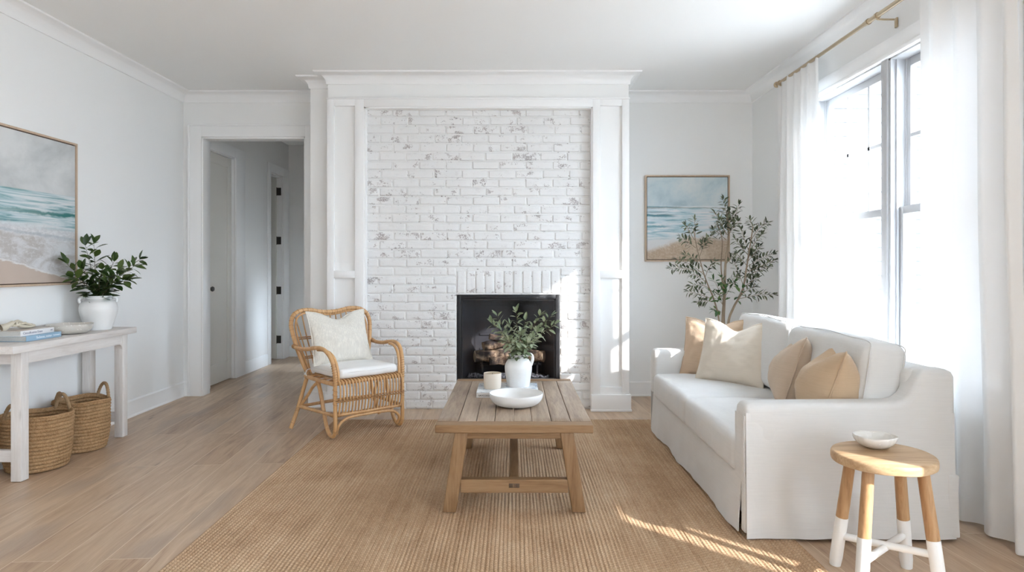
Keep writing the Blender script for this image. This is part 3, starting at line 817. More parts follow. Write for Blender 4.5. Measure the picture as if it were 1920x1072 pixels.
# burner stones: countless chips -> one object
b = MB(); rr = random.Random(12)
for k in range(900):
    x = rr.uniform(-.40, .31); y = rr.uniform(KY + .07, KY + .20); s = rr.uniform(.004, .009)
    z = FZ0 + .018 + .02 * max(0, noise.noise(Vector((x * 9, y * 9, 0))) + .4) + rr.uniform(0, .01)
    Mx = Matrix.Translation((x, y, z)) @ Matrix.Rotation(rr.uniform(0, 6), 4, Vector((rr.random(), rr.random(), rr.random() + .1)).normalized())
    b.add([(s, 0, 0), (-s, 0, 0), (0, s * .8, 0), (0, -s * .8, 0), (0, 0, s * .7), (0, 0, -s * .7)], [(0, 2, 4), (2, 1, 4), (1, 3, 4), (3, 0, 4), (2, 0, 5), (1, 2, 5), (3, 1, 5), (0, 3, 5)], Mx)
o = b.obj('crushed_glass', M['glassbed'], smooth=0); o['kind'] = 'stuff'; tag(o, 'bed of grey crushed glass chips below the fireplace logs', 'crushed glass')
def log(p0, p1, r, seed, label, end=1):
    b = MB(); p0 = Vector(p0); p1 = Vector(p1); n = 14; d = (p1 - p0).normalized(); u = d.orthogonal().normalized(); w_ = d.cross(u)
    vs = []; fs = []; m = 16
    for i in range(n):
        t = i / (n - 1)
        for k in range(m):
            a = 2 * PI * k / m
            rr_ = r * (1 + .16 * noise.noise(Vector((math.cos(a) * 1.5, math.sin(a) * 1.5, t * 3 + seed))) + .07 * noise.noise(Vector((math.cos(a) * 5, math.sin(a) * 5, t * 9 + seed))))
            vs.append(p0.lerp(p1, t) + (u * math.cos(a) + w_ * math.sin(a)) * rr_)
    for i in range(n - 1):
        for k in range(m): fs.append((i * m + k, i * m + (k + 1) % m, (i + 1) * m + (k + 1) % m, (i + 1) * m + k))
    b.add(vs, fs); b.cur = 1
    b.add([vs[k] for k in range(m)], [tuple(range(m))]); b.add([vs[(n - 1) * m + k] for k in range(m)], [tuple(range(m))])
    o = b.obj('fire_log', [M['log'], M['log_end']], smooth=60)
    return tag(o, label, 'log', 'gas fire logs in the firebox')
zz = FZ0 + .148
log((-.345, KY + .135, zz + .052), (-.10, KY + .21, zz + .05), .050, 1, 'brown ceramic fire log lying low at the firebox left')
log((.0, KY + .24, zz + .055), (.27, KY + .15, zz + .05), .052, 2, 'ceramic fire log lying low at the firebox right, behind the jug')
log((-.25, KY + .25, zz + .055), (.12, KY + .27, zz + .055), .052, 3, 'dark ceramic fire log along the back of the firebox')
log((-.27, KY + .17, zz + .135), (-.06, KY + .25, zz + .165), .042, 4, 'upper brown fire log stacked on the left log')
log((-.215, KY + .16, zz + .225), (.10, KY + .24, zz + .15), .026, 5, 'thin pale-ended fire branch leaning at the top of the pile')
b = MB(); rr = random.Random(5)
b.rbox((-.13, KY + .115, FZ0 + .165), (.085, .012, .035), .006, 2, 8, fn=lambda p, h: p + Vector((0, 0, .012 * noise.noise(p * 40))))
tag(b.obj('ember_block', M['log'], smooth=50), 'charred grey ember block on the front of the grate', 'ember block')

# ================================================================== PAINTINGS
def painting(label, x0, x1, y0, y1, z0, z1, kind, fw=.014, dp=.034):
    if kind == 'left': root = thing('framed_painting', label, 'painting', (XL, (y0 + y1) / 2, z0))
    else: root = thing('framed_painting', label, 'painting', ((x0 + x1) / 2, YB, z0))
    b = MB(); c = MB(); g = MB()
    if kind == 'left':
        X0, X1 = XL + .003, XL + dp
        for q in ((y0, y0 + fw, z0, z1), (y1 - fw, y1, z0, z1), (y0 + fw, y1 - fw, z1 - fw, z1), (y0 + fw, y1 - fw, z0, z0 + fw)): b.box(X0, X1, *q, r=.0015)
        g.box(X0, X0 + .012, y0 + fw, y1 - fw, z0 + fw, z1 - fw)
        c.box(X0 + .012, X1 - .006, y0 + fw + .006, y1 - fw - .006, z0 + fw + .006, z1 - fw - .006, r=.002)
    else:
        Y0, Y1 = YB - dp, YB - .003
        for q in ((x0, x0 + fw, z0, z1), (x1 - fw, x1, z0, z1), (x0 + fw, x1 - fw, z1 - fw, z1), (x0 + fw, x1 - fw, z0, z0 + fw)): b.box(q[0], q[1], Y0, Y1, q[2], q[3], r=.0015)
        g.box(x0 + fw, x1 - fw, Y1 - .012, Y1, z0 + fw, z1 - fw)
        c.box(x0 + fw + .006, x1 - fw - .006, Y0 + .006, Y1 - .012, z0 + fw + .006, z1 - fw - .006, r=.002)
    b.obj('frame', M['frame_oak'], root); g.obj('backing', M['frame_in'], root); c.obj('canvas', M['sea_left' if kind == 'left' else 'sea_right'], root)
painting('large framed beach painting with grey sky and surf above the whitewashed console table', 0, 0, 3.25, 4.676, 1.105, 2.104, 'left')
painting('square framed seascape painting with a sandy dune, half hidden by the olive tree', 1.245, 2.047, 0, 0, 1.277, 2.094, 'right')

# ================================================================== CONSOLE TABLE
CX0, CX1, CY0, CY1, CZ = -3.112, -2.79, 3.655, 4.86, .785
ct = thing('console_table', 'whitewashed wooden console table against the left wall', 'console table', ((CX0 + CX1) / 2, (CY0 + CY1) / 2, 0))
b = MB(); b.box(CX0, CX1, CY0, CY1, CZ - .043, CZ, r=.004); b.obj('tabletop', M['white_washed_y'], ct)
LX = [(-3.105, -3.045), (-2.872, -2.812)]; LY = [(3.745, 3.807), (4.718, 4.780)]
for lx in LX:
    for ly in LY:
        b = MB(); b.box(lx[0], lx[1], ly[0], ly[1], .003, CZ - .043, r=.003); b.obj('leg', M['white_washed_z'], ct)
for lx in LX:
    b = MB()
    y0, y1 = LY[0][1], LY[1][0]; zt, zb = CZ - .043, CZ - .112
    poly = [(y0, zt), (y0, zb), (y1 - .035, zb)] + [(y1 - .035 + .035 * math.sin(a), zb - .035 * (1 - math.cos(a))) for a in (.4, .8, 1.2, PI / 2)] + [(y1, zt)]
    xm = (lx[0] + .012, lx[1] - .004)
    vs = [(xm[0], p[0], p[1]) for p in poly] + [(xm[1], p[0], p[1]) for p in poly]; n = len(poly)
    b.add(vs, [tuple(range(n)), tuple(range(2 * n - 1, n - 1, -1))] + [(i, (i + 1) % n, n + (i + 1) % n, n + i) for i in range(n)])
    b.obj('apron', M['white_washed_y'], ct)
for ly in LY:
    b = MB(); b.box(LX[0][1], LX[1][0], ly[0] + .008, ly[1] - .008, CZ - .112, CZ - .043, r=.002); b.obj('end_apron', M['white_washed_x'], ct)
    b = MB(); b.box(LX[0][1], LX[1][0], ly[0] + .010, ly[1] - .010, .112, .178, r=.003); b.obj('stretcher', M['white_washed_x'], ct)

def text(name, s, mat, parent, loc, rot, size, ext=.0006):
    c = D.curves.new(name, 'FONT'); c.body = s; c.size = size; c.extrude = ext; c.align_x = 'LEFT'; c.align_y = 'CENTER'
    c.materials.append(mat)
    tmp = D.objects.new('tmp', c); COL.objects.link(tmp)
    dg = bpy.context.evaluated_depsgraph_get(); me = D.meshes.new_from_object(tmp.evaluated_get(dg)); me.name = name
    D.objects.remove(tmp); D.curves.remove(c)
    if not me.materials: me.materials.append(mat)
    o = D.objects.new(name, me); COL.objects.link(o); o.parent = parent
    o.location = Vector(loc) - ROOTLOC[parent.name]; o.rotation_euler = rot; return o
def book(label, x0, x1, y0, y1, z0, z1, cover, top, spine='x1', group=None):
    bk = thing('book', label, 'book', ((x0 + x1) / 2, (y0 + y1) / 2, z0), group)
    b = MB(); t_ = .0028
    if spine == 'x1':
        b.box(x0, x1, y0, y1, z0, z0 + t_, r=.001); b.box(x1 - .004, x1, y0, y1, z0 + t_, z1 - t_, r=.001)
        tp = MB(); tp.box(x0, x1, y0, y1, z1 - t_, z1, r=.001)
        p = MB(); p.box(x0 + .004, x1 - .004, y0 + .004, y1 - .004, z0 + t_, z1 - t_)
    else:
        b.box(x0, x1, y0, y1, z0, z0 + t_, r=.001); b.box(x0, x1, y0, y0 + .004, z0 + t_, z1 - t_, r=.001)
        tp = MB(); tp.box(x0, x1, y0, y1, z1 - t_, z1, r=.001)
        p = MB(); p.box(x0 + .004, x1 - .004, y0 + .004, y1 - .004, z0 + t_, z1 - t_)
    b.obj('cover', cover, bk); tp.obj('front_cover', top, bk); p.obj('page_block', M['page'], bk, smooth=0)
    return bk
g = 'books on the console table'
bk1 = book('pale blue hardback book lying flat on the console table, under the white book', -3.10, -2.885, 3.885, 4.185, CZ + .001, CZ + .034, M['book_blue'], M['book_blue'], group=g)
text('lettering', 'Badwoas, traiter', M['ink_white'], bk1, (-2.8845, 3.965, CZ + .018), (PI / 2, 0, PI / 2), .020)
text('lettering', 'Contennuses', M['ink_white'], bk1, (-2.8845, 4.112, CZ + .018), (PI / 2, 0, PI / 2), .011)
bk2 = book('white hardback book with grey spine lettering, top of the two-book stack on the console', -3.10, -2.90, 3.86, 4.14, CZ + .035, CZ + .068, M['book_white'], M['book_top'], group=g)
text('lettering', 'Cistosification Erase', M['ink'], bk2, (-2.8995, 3.878, CZ + .051), (PI / 2, 0, PI / 2), .0195)
text('lettering', 'oull', M['ink'], bk2, (-2.8995, 4.105, CZ + .051), (PI / 2, 0, PI / 2), .013)

# knotted carved ornament on the books
kn = thing('knotted_ornament', 'pale carved knot ornament lying on the stacked books', 'ornament', (-3.0, 3.98, CZ + .068))
z0 = CZ + .070
def rope_obj(name, pts, r, mat=M['bead'], parent=kn, closed=False, n=8, bump=.12, sd=0):
    P = spline(pts, n, closed); b = MB()
    rad = [r * (1 + bump * noise.noise(Vector((p.x * 60, p.y * 60, p.z * 60 + sd)))) for p in P]
    b.tube(P, rad, 12, closed=closed); return b.obj(name, mat, parent, smooth=70)
b = MB()
def shell(i, j):
    a = lerp(-.25 * PI, 1.25 * PI, i); t = j
    rr_ = lerp(.036, .012, t ** .6)
    return Vector((-3.0 + math.cos(a) * rr_ * 1.15, 3.80 + .125 * t, z0 + .004 + max(0, math.sin(a) * rr_ * 1.1 + .006) + .030 * t * t))
b.grid(shell, 20, 14)
def shell2(i, j):
    p = shell(i, j); return Vector((lerp(-3.0, p.x, .8), p.y, max(z0 + .001, p.z - .006)))
b.grid(shell2, 20, 14); b.obj('flared_base', M['bead'], kn, smooth=70)
for k, (cy, cz, a0, r1, r2) in enumerate([(3.945, .034, .3, .017, .022), (3.975, .036, 1.2, .016, .021), (4.005, .030, -.5, .017, .024), (4.035, .022, .8, .014, .024), (4.062, .016, -.9, .012, .022)]):
    pts = []
    for q in range(10):
        a = 2 * PI * q / 10
        p = Vector((math.cos(a) * r2, math.sin(a) * r1, 0)); p.rotate(Matrix.Rotation(a0, 3, 'X')); p.rotate(Matrix.Rotation(a0 * .7 + k, 3, 'Z'))
        pts.append(Vector((-3.0, cy, z0 + cz - .006)) + p)
    rope_obj('knot_loop', pts, .0085 - .0006 * k, closed=True, sd=k, n=4)
rope_obj('knot_strand', [(-2.985, 3.93, z0 + .030), (-2.975, 3.965, z0 + .018), (-2.972, 4.0, z0 + .012), (-2.978, 4.05, z0 + .009), (-2.985, 4.085, z0 + .010)], .0085)
rope_obj('knot_strand', [(-3.01, 3.93, z0 + .035), (-3.005, 3.97, z0 + .047), (-3.01, 4.01, z0 + .036), (-3.015, 4.05, z0 + .022), (-3.01, 4.095, z0 + .010)], .0080)

# bowl on the console
def bowl(name, label, c, R_, h, mat, wav=0.0, seed=0, foot=.42, th=.006, cat='bowl', sq=1.0, flare=.75):
    prof = []
    N_ = 14
    out = [(R_ * (foot + (1 - foot) * math.sin(PI / 2 * t) ** flare), h * (1 - math.cos(PI / 2 * t)) ** .9) for t in [i / N_ for i in range(N_ + 1)]]
    prof = [(0, .0), (R_ * foot * .9, 0)] + [(r, z + .002) for r, z in out]
    inn = [(max(0, r - th), max(z, 0) + th * .9) for r, z in out]
    prof += [(R_ - th * .4, h + .0045)] + list(reversed([(r, min(z + .002, h + .002)) for r, z in inn])) + [(0, th * .9 + .002)]
    def fn(p, a, i):
        k = (p.z / h)
        d = 1 + wav * k * (noise.noise(Vector((math.cos(a) * 1.3, math.sin(a) * 1.3, seed))) + .4 * noise.noise(Vector((math.cos(a) * 4, math.sin(a) * 4, seed + 3))))
        z = p.z + wav * .35 * R_ * k * noise.noise(Vector((math.cos(a) * 1.6, math.sin(a) * 1.6, seed + 9)))
        return Vector((p.x * d, p.y * d * sq, z))
    b = MB(); b.lathe(prof, 64, c, fn)
    o = b.obj(name, mat, smooth=70); return tag(o, label, cat)
bowl('bowl', 'wide speckled stone bowl on the console table between the books and the green plant', (-2.955, 4.37, CZ + .001), .135, .060, M['ceramic_grey'], .10, 4, .5)

# vases
def vase(name, label, c, prof, mat, handles):
    v = thing(name, label, 'vase', c)
    b = MB(); b.lathe(spl2(prof), 48, c)
    b.obj('body', mat, v, smooth=60)
    for h in handles:
        P = spline([Vector(c) + Vector(p) for p in h], 8)
        b = MB(); b.tube(P, [.0095 + .002 * abs(2 * i / (len(P) - 1) - 1) for i in range(len(P))], 12)
        b.obj('handle', mat, v, smooth=70)
    return v
def spl2(prof):
    return [(max(0, p.x), p.y) for p in [Vector((q.x, q.y)) for q in spline([(a, z_, 0) for a, z_ in prof], 4)]]
VC = (-2.945, 4.655, CZ + .001)
vase('ceramic_vase', 'round white ceramic vase with two small lug handles on the console table', VC,
     [(0, 0), (.070, 0), (.082, .004), (.100, .06), (.117, .12), (.119, .16), (.106, .195), (.086, .212), (.080, .222), (.084, .234), (.080, .240), (.072, .236), (.070, .222), (.078, .20), (.09, .15), (.07, .02), (0, .015)], M['ceramic'],
     [[(-.062, -.055, .228), (-.078, -.072, .228), (-.085, -.082, .212), (-.078, -.078, .190)], [(.058, .060, .228), (.072, .078, .226), (.080, .084, .208), (.074, .080, .188)]])
JC = (.030, 4.135, .4825)
vase('ceramic_jug', 'tall white ceramic jug with one loop handle on the coffee table', JC,
     [(0, 0), (.062, 0), (.070, .004), (.078, .05), (.085, .10), (.084, .130), (.070, .158), (.054, .172), (.050, .180), (.056, .192), (.054, .198), (.047, .194), (.044, .182), (.055, .165), (.07, .12), (.06, .02), (0, .012)], M['ceramic'],
     [[(.050, 0, .188), (.070, 0, .197), (.086, 0, .188), (.090, 0, .168), (.082, 0, .140), (.078, 0, .130)]])

# ---- leafy branches
def leaf(b, base, d, up, L, W_, curl=.15, fold=.25):
    d = d.normalized(); s = d.cross(up)
    if s.length < 1e-3: s = d.orthogonal()
    s.normalize(); nrm = s.cross(d).normalized()
    prof = ((0, .06), (.14, .50), (.34, .95), (.58, 1.0), (.80, .66), (.93, .28), (1.0, .02))
    vs = []; fs = []
    for (t, wd) in prof:
        c = base + d * (L * t) - nrm * (curl * L * t * t)
        e = s * (W_ * .5 * wd)
        vs += [c - e + nrm * (fold * W_ * .5 * wd), c, c + e + nrm * (fold * W_ * .5 * wd)]
    for i in range(len(prof) - 1):
        a = i * 3; fs += [(a, a + 1, a + 4, a + 3), (a + 1, a + 2, a + 5, a + 4)]
    b.add(vs, fs)
def leafy(stem_b, leaf_b, pts, r0, nl, L, W_, rr, start=.25, spread=.9, sub=True, tipc=True, droop=.1, lim=None):
    P = spline(pts, 8); m = len(P)
    stem_b.tube(P, [r0 * (1 - .7 * i / (m - 1)) for i in range(m)], 6)
    ang = rr.uniform(0, 6)
    for k in range(nl):
        t = start + (1 - start) * (k + rr.uniform(-.2, .2)) / nl
        i = max(0, min(m - 2, int(t * (m - 1)))); p = P[i].lerp(P[i + 1], (t * (m - 1)) % 1.0 if i < m - 1 else 0)
        tan = (P[i + 1] - P[i]).normalized()
        ang += 2.4 + rr.uniform(-.4, .4)
        side = tan.orthogonal().normalized(); side.rotate(Matrix.Rotation(ang, 3, tan))
        d = (tan * rr.uniform(.35, .8) + side * spread + Vector((0, 0, -droop * rr.uniform(0, 1.6)))).normalized()
        l = L * rr.uniform(.7, 1.15) * (1 - .25 * t)
        if lim and not lim(p + d * l):
            d.x = -abs(d.x) * lim.sgn
        pet = p + d * (L * .12)
        stem_b.tube([p, pet], r0 * .3, 4)
        leaf(leaf_b, pet, d, Vector((rr.uniform(-.5, .5), rr.uniform(-.5, .5), 1)), l, W_ * rr.uniform(.8, 1.15) * l / L, rr.uniform(.02, .3), rr.uniform(.1, .35))
    if tipc:
        tan = (P[-1] - P[-2]).normalized()
        for k in range(3):
            d = (tan + Vector((rr.uniform(-.6, .6), rr.uniform(-.6, .6), rr.uniform(-.3, .5)))).normalized()
            leaf(leaf_b, P[-1], d, Vector((rr.uniform(-.5, .5), -.3, 1)), L * rr.uniform(.6, .9), W_ * .75, .1, .25)
def branch(root, pts, r0, nl, L, W_, lm, seed, **kw):
    rr = random.Random(seed)
    sb = MB(); lb = MB(); leafy(sb, lb, pts, r0, nl, L, W_, rr, **kw)
    st = sb.obj('branch', M['stem'], root, smooth=60); ROOTLOC[st.name] = ROOTLOC[root.name]
    lb.obj('leaves', M[lm], st, smooth=60)
V = Vector(VC) + Vector((0, 0, .19))
class Lim:
    def __init__(s, x, sgn): s.x = x; s.sgn = sgn
    def __call__(s, p): return p.x > s.x
lim = Lim(-3.085, -1)
tips = [((160, 460), 4.60, 13), ((176, 456), 4.66, 12), ((117, 494), 4.46, 12), ((136, 520), 4.44, 11), ((214, 490), 4.70, 12), ((262, 486), 4.86, 14), ((250, 500), 4.74, 12), ((240, 524), 4.70, 10), ((192, 505), 4.55, 10), ((155, 505), 4.52, 11), ((222, 505), 4.6, 10)]
root = thing('leafy_bouquet', 'glossy dark green leafy branches standing in the round white vase on the console', 'greenery', VC)
for k, ((px, py), Y, nl) in enumerate(tips):
    T = at(px, py, Y); T.x = max(T.x, -3.04)
    mid = V.lerp(T, .5) + Vector((R.uniform(-.01, .01), 0, .035))
    b0 = V + Vector((R.uniform(-.03, .03), R.uniform(-.03, .03), -.10))
    branch(root, [b0, V + (mid - V) * .15, mid, T], .0032, nl + 6, .104, .050, 'leaf_ficus', 20 + k, start=.30, lim=lim)
V = Vector(JC) + Vector((0, 0, .16))
tips = [((932, 592), 4.12, 13), ((922, 606), 4.10, 12), ((938, 618), 4.05, 12), ((968, 584), 4.15, 14), ((956, 612), 4.10, 12), ((985, 600), 4.18, 13), ((1012, 592), 4.16, 13), ((1034, 592), 4.10, 16), ((1040, 608), 4.14, 14), ((1008, 622), 4.06, 12), ((1000, 640), 4.0, 10), ((950, 640), 4.0, 10), ((978, 625), 4.02, 12), ((966, 640), 3.99, 9)]
root = thing('leafy_bouquet', 'sage green leafy branches standing in the white jug on the coffee table', 'greenery', JC)
for k, ((px, py), Y, nl) in enumerate(tips):
    T = at(px, py, Y); mid = V.lerp(T, .5) + Vector((R.uniform(-.008, .008), R.uniform(-.02, .02), .025))
    b0 = V + Vector((R.uniform(-.015, .015), R.uniform(-.015, .015), -.08))
    branch(root, [b0, V + (mid - V) * .12, mid, T], .0024, nl + 12, .066, .028, 'leaf_sage', 60 + k, start=.22)

# ================================================================== BASKETS
def basket(label, c, R_, h, seed, handles):
    rt = thing('woven_basket', label, 'basket', (c[0], c[1], 0.0), 'woven seagrass baskets under the console table')
    rows = 15; NA = 132; knots = 44
    def rad(z): t = z / h; return R_ * (.84 + .16 * math.sin(min(1, t * 1.5) * PI / 2)) if t < .7 else R_
    def dip(a): return -.028 * math.cos(a - .9) * 0 + .018 * noise.noise(Vector((math.cos(a), math.sin(a), seed)))
    prof = []
    sub = 6
    for i in range(rows * sub + 1):
        prof.append(('o', i))
    def wall(out):
        vs = []
        for i in range(rows * sub + 1):
            t = i / (rows * sub)
            for k in range(NA):
                a = 2 * PI * k / NA
                row = i // sub
                ph = a * knots + row * 1.9 + .5 * noise.noise(Vector((a * 2, row, seed)))
                bump_ = abs(math.sin(PI * i / sub)) ** .6 * (.0030 + .0085 * abs(math.sin(ph / 2)) ** .8)
                wob = .006 * noise.noise(Vector((math.cos(a) * 1.7, math.sin(a) * 1.7, t * 2 + seed)))
                r = rad(t * h) + wob + (bump_ if out else -.010 - bump_)
                z = .004 + t * h + dip(a) * t
                vs.append((c[0] + r * math.cos(a), c[1] + r * math.sin(a), z))
        return vs
    b = MB(); vo = wall(True); vi = wall(False); n = NA; m = rows * sub + 1
    fs = [(i * n + k, i * n + (k + 1) % n, (i + 1) * n + (k + 1) % n, (i + 1) * n + k) for i in range(m - 1) for k in range(n)]
    b.add(vo, fs); b.add(vi, fs)
    b.add([vo[(m - 1) * n + k] for k in range(n)] + [vi[(m - 1) * n + k] for k in range(n)], [(k, (k + 1) % n, n + (k + 1) % n, n + k) for k in range(n)])
    b.add([vo[k] for k in range(n)], [tuple(range(n))])
    b.add([Vector(vi[k]) + Vector((0, 0, .012)) for k in range(n)], [tuple(range(n))])
    b.obj('body', M['basket'], rt, smooth=80)
    rim = [Vector((c[0] + (rad(h) + .001) * math.cos(a), c[1] + (rad(h) + .001) * math.sin(a), .006 + h + dip(a))) for a in [2 * PI * k / 60 for k in range(60)]]
    b = MB(); b.tube(rim, .0085, 8, closed=True); b.obj('rim', M['basket'], rt, smooth=80)
    for (ang, wd, hh, lean) in handles:
        P = []
        for q in range(17):
            t = q / 16; a = ang + (t - .5) * wd * math.cos(0)
            zq = h - .05 + math.sin(PI * t) ** .8 * (hh + .05)
            rr_ = rad(h) - .002 - lean * math.sin(PI * t)
            aa = ang + (t - .5) * wd * (1 + .25 * math.sin(PI * t))
            P.append(Vector((c[0] + rr_ * math.cos(aa), c[1] + rr_ * math.sin(aa), zq)))
        P = spline(P, 4); b = MB()
        nn = 10; vs = []
        rads = [.0105 * (1 + .10 * math.sin(i * 1.9)) for i in range(len(P))]
        b.tube(P, rads, nn); b.obj('handle', M['rope'], rt, smooth=70)
basket('woven seagrass basket with loop handles under the console, near the front leg', (-2.925, 4.03), .180, .325, 3.1, [(1.25, .85, .095, .02), (-1.9, .85, .085, .03)])
basket('woven seagrass basket under the console beside the far leg, farther of the two', (-2.92, 4.435), .160, .325, 8.4, [(1.15, .85, .095, .0), (-2.3, .85, .07, .03)])
# ================================================================== RUG
RGX0, RGX1, RGY0, RGY1 = -1.43, 1.265, 1.9, 5.27
b = MB(); rows = 150; sub = 5; NY = 110; ph = [R.uniform(0, 9) for _ in range(rows)]
wr = (RGX1 - RGX0) / rows
def rugf(i, j):
    X = i * rows; r_ = min(int(X), rows - 1); fr = X - r_
    y = lerp(RGY0, RGY1, j)
    prof = abs(math.sin(PI * fr)) ** .7
    x = RGX0 + X * wr + .004 * noise.noise(Vector((r_ * .15, y * 1.3, 2))) + .0035 * noise.noise(Vector((r_ * .9, y * 3.5, 5)))
    z = .006 + prof * (.0042 + .0022 * noise.noise(Vector((r_ * 1.7, y * 2.2, ph[r_]))))
    e = 0
    if j in (0.0, 1.0): z = .001; y += .004 * noise.noise(Vector((X * .7, 1, 1)))
    if i in (0.0, 1.0): z = .001
    return Vector((x, y, z))
b.grid(rugf, rows * sub, NY)
o = b.obj('jute_rug', M['rug'], smooth=180); tag(o, 'large woven jute rug with ribbed rows on the oak floor', 'rug')

# ================================================================== COFFEE TABLE
TX, TY0, TY1, TZ = .003, 3.237, 4.57, .45
ctb = thing('coffee_table', 'rustic brown plank coffee table with splayed trestle legs on the jute rug', 'coffee table', (TX, (TY0 + TY1) / 2, 0.014))
b = MB(); hw = .391; bw = .088
rr = random.Random(2)
edges = [-hw, -.285, -.192, -.100, -.004, .090, .188, .288, hw]
def worn(sd, k=.0016):
    return lambda p, h: p + Vector((noise.noise(Vector((p.x * 9 + sd, p.y * 5, 1))) * k, noise.noise(Vector((p.x * 9, p.y * 5 + sd, 4))) * k, noise.noise(Vector((p.x * 14 + sd, p.y * 5, 7))) * k))
for k in range(8):
    x0, x1 = TX + edges[k] + .0012, TX + edges[k + 1] - .0012
    b.rbox(((x0 + x1) / 2, (TY0 + TY1) / 2, TZ - .019 + rr.uniform(-.0007, .0007)), ((x1 - x0) / 2, (TY1 - TY0) / 2 - bw, .019), .0025, 1, 14, fn=worn(k * 7))
b.obj('tabletop', M['table_y'], ctb, smooth=45)
for (ya, yb) in ((TY0, TY0 + bw - .0015), (TY1 - bw + .0015, TY1)):
    b = MB(); b.rbox((TX, (ya + yb) / 2, TZ - .020), (hw + .001, (yb - ya) / 2, .020), .005, 2, 16, fn=worn(ya * 5, .0022)); b.obj('breadboard_end', M['table_x'], ctb, smooth=50)
def beam(b, p0, p1, wx, wy, r=.004):
    """squared leg from p0 (foot) to p1 (top), horizontal section wx by wy"""
    p0 = Vector(p0); p1 = Vector(p1); d = p1 - p0
    Mx = Matrix(((1, 0, d.x / d.z, p0.x), (0, 1, d.y / d.z, p0.y), (0, 0, 1, p0.z), (0, 0, 0, 1)))
    b.rbox((0, 0, d.z / 2), (wx / 2, wy / 2, d.z / 2), r, 1, 6, fn=worn(p0.x * 9, .0018), M=Mx)
for (yy, fx) in ((TY0 + .047, .322), (TY1 - .15, .318)):
    for s in (-1, 1):
        b = MB(); beam(b, (TX + s * fx, yy, .0125), (TX + s * .262, yy, TZ - .04), .067, .060); b.obj('leg', M['table_z'], ctb, smooth=45)
for yy in (TY0 + .047, TY1 - .15):
    b = MB(); b.rbox((TX, yy, .141), (.268, .024, .033), .003, 1, 10, fn=worn(yy * 3)); s_ = b.obj('cross_stretcher', M['table_x'], ctb, smooth=45)
    b = MB(); b.rbox((TX, yy, TZ - .057), (.235, .022, .0165), .003, 1, 8, fn=worn(yy)); b.obj('top_rail', M['table_x'], ctb, smooth=45)
b = MB(); b.rbox((TX, (TY0 + TY1) / 2 - .05, .141), (.024, (TY1 - TY0) / 2 - .123, .020), .003, 1, 16, fn=worn(4)); b.obj('long_stretcher', M['table_ly'], ctb, smooth=45)
b = MB(); yf = TY0 + .023
b.box(TX - .026, TX + .026, yf - .0015, yf + .004, .134, .155, r=.001)
tn = b.obj('tenon', M['dark_wood'], ctb); 
b = MB(); b.box(TX - .005, TX - .0025, yf - .003, yf - .001, .137, .152); b.box(TX + .0025, TX + .005, yf - .003, yf - .001, .137, .152); b.obj('wedge', M['table_z'], ctb)
# things on the table
bk3 = book('white photo book lying under the jug and the candle on the coffee table', -.222, .150, 3.905, 4.235, TZ + .001, TZ + .032, M['book_white'], M['photo_cover'], spine='y0')
text('lettering', 'SAYCOORS', M['ink_black'], bk3, (-.209, 3.9045, TZ + .014), (PI / 2, 0, 0), .0155)
cd = thing('candle', 'cream concrete pot candle standing on the white book', 'candle', (-.130, 4.045, TZ + .033))
b = MB(); b.lathe(spl2([(0, 0), (.044, 0), (.051, .004), (.0535, .03), (.0545, .07), (.0545, .090), (.0535, .094), (.0505, .0935), (.0495, .088), (.0490, .075), (0, .074)]), 40, (-.130, 4.045, TZ + .033)); b.obj('pot', M['clay'], cd, smooth=50)
b = MB(); b.lathe([(0, .0855), (.030, .0865), (.0488, .0845), (.0488, .076)], 40, (-.130, 4.045, TZ + .033), fn=lambda p, a, i: p + Vector((0, 0, .002 * noise.noise(p * 90)))); b.obj('wax', M['wax'], cd, smooth=60)
b = MB(); b.tube([(-.130, 4.045, TZ + .117), (-.129, 4.045, TZ + .126)], .001, 6); b.obj('wick', M['ink_black'], cd)
bowl('bowl', 'large shallow matt white bowl at the front of the coffee table', (.015, 3.70, TZ + .001), .152, .066, M['ceramic_matt'], .015, 2, .52, .006)

# ================================================================== SOFA
SX0, SX1, SY0, SY1 = 1.035, 1.99, 2.945, 4.975
AT = .13
sf = thing('sofa', 'white linen slipcovered sofa with long skirt below the window', 'sofa', ((SX0 + SX1) / 2, (SY0 + SY1) / 2, 0))
def soft(sd, k=.006, f=3.0):
    return lambda p, h: p + Vector((noise.noise(Vector((p.x * f + sd, p.y * f, p.z * f))) * k, noise.noise(Vector((p.x * f, p.y * f + sd, p.z * f + 5))) * k, noise.noise(Vector((p.x * f, p.y * f, p.z * f + sd))) * k))
b = MB(); b.rbox(((SX0 + SX1) / 2 + .02, (SY0 + SY1) / 2, .16), ((SX1 - SX0) / 2 - .04, (SY1 - SY0) / 2 - .03, .115), .02); b.obj('base', M['sofa'], sf)
# arms: long profile in x-z, extruded in y, rising to the back
def arm_profile(z0):
    P = [(SX0, z0), (SX1, z0)]
    P += [(SX1 + .004, .40), (SX1, .735), (SX1 - .012, .758), (SX1 - .035, .768), (1.865, .771), (1.842, .766), (1.825, .752), (1.812, .725), (1.800, .690), (1.782, .655), (1.755, .632), (1.72, .622), (1.60, .620), (1.30, .618), (SX0 + .045, .616), (SX0 + .018, .610), (SX0 + .004, .592), (SX0, .560)]
    return P
for (ya, yb) in ((SY0, SY0 + AT), (SY1 - AT, SY1)):
    b = MB(); b.prism(arm_profile(.30), ya, yb, .032, 4); b.obj('arm', M['sofa'], sf, smooth=50)
# back frame
b = MB(); b.rbox((1.895, (SY0 + SY1) / 2, .50), (.092, (SY1 - SY0) / 2 - .05, .262), .035, 3, 6); b.obj('back', M['sofa'], sf, smooth=60)
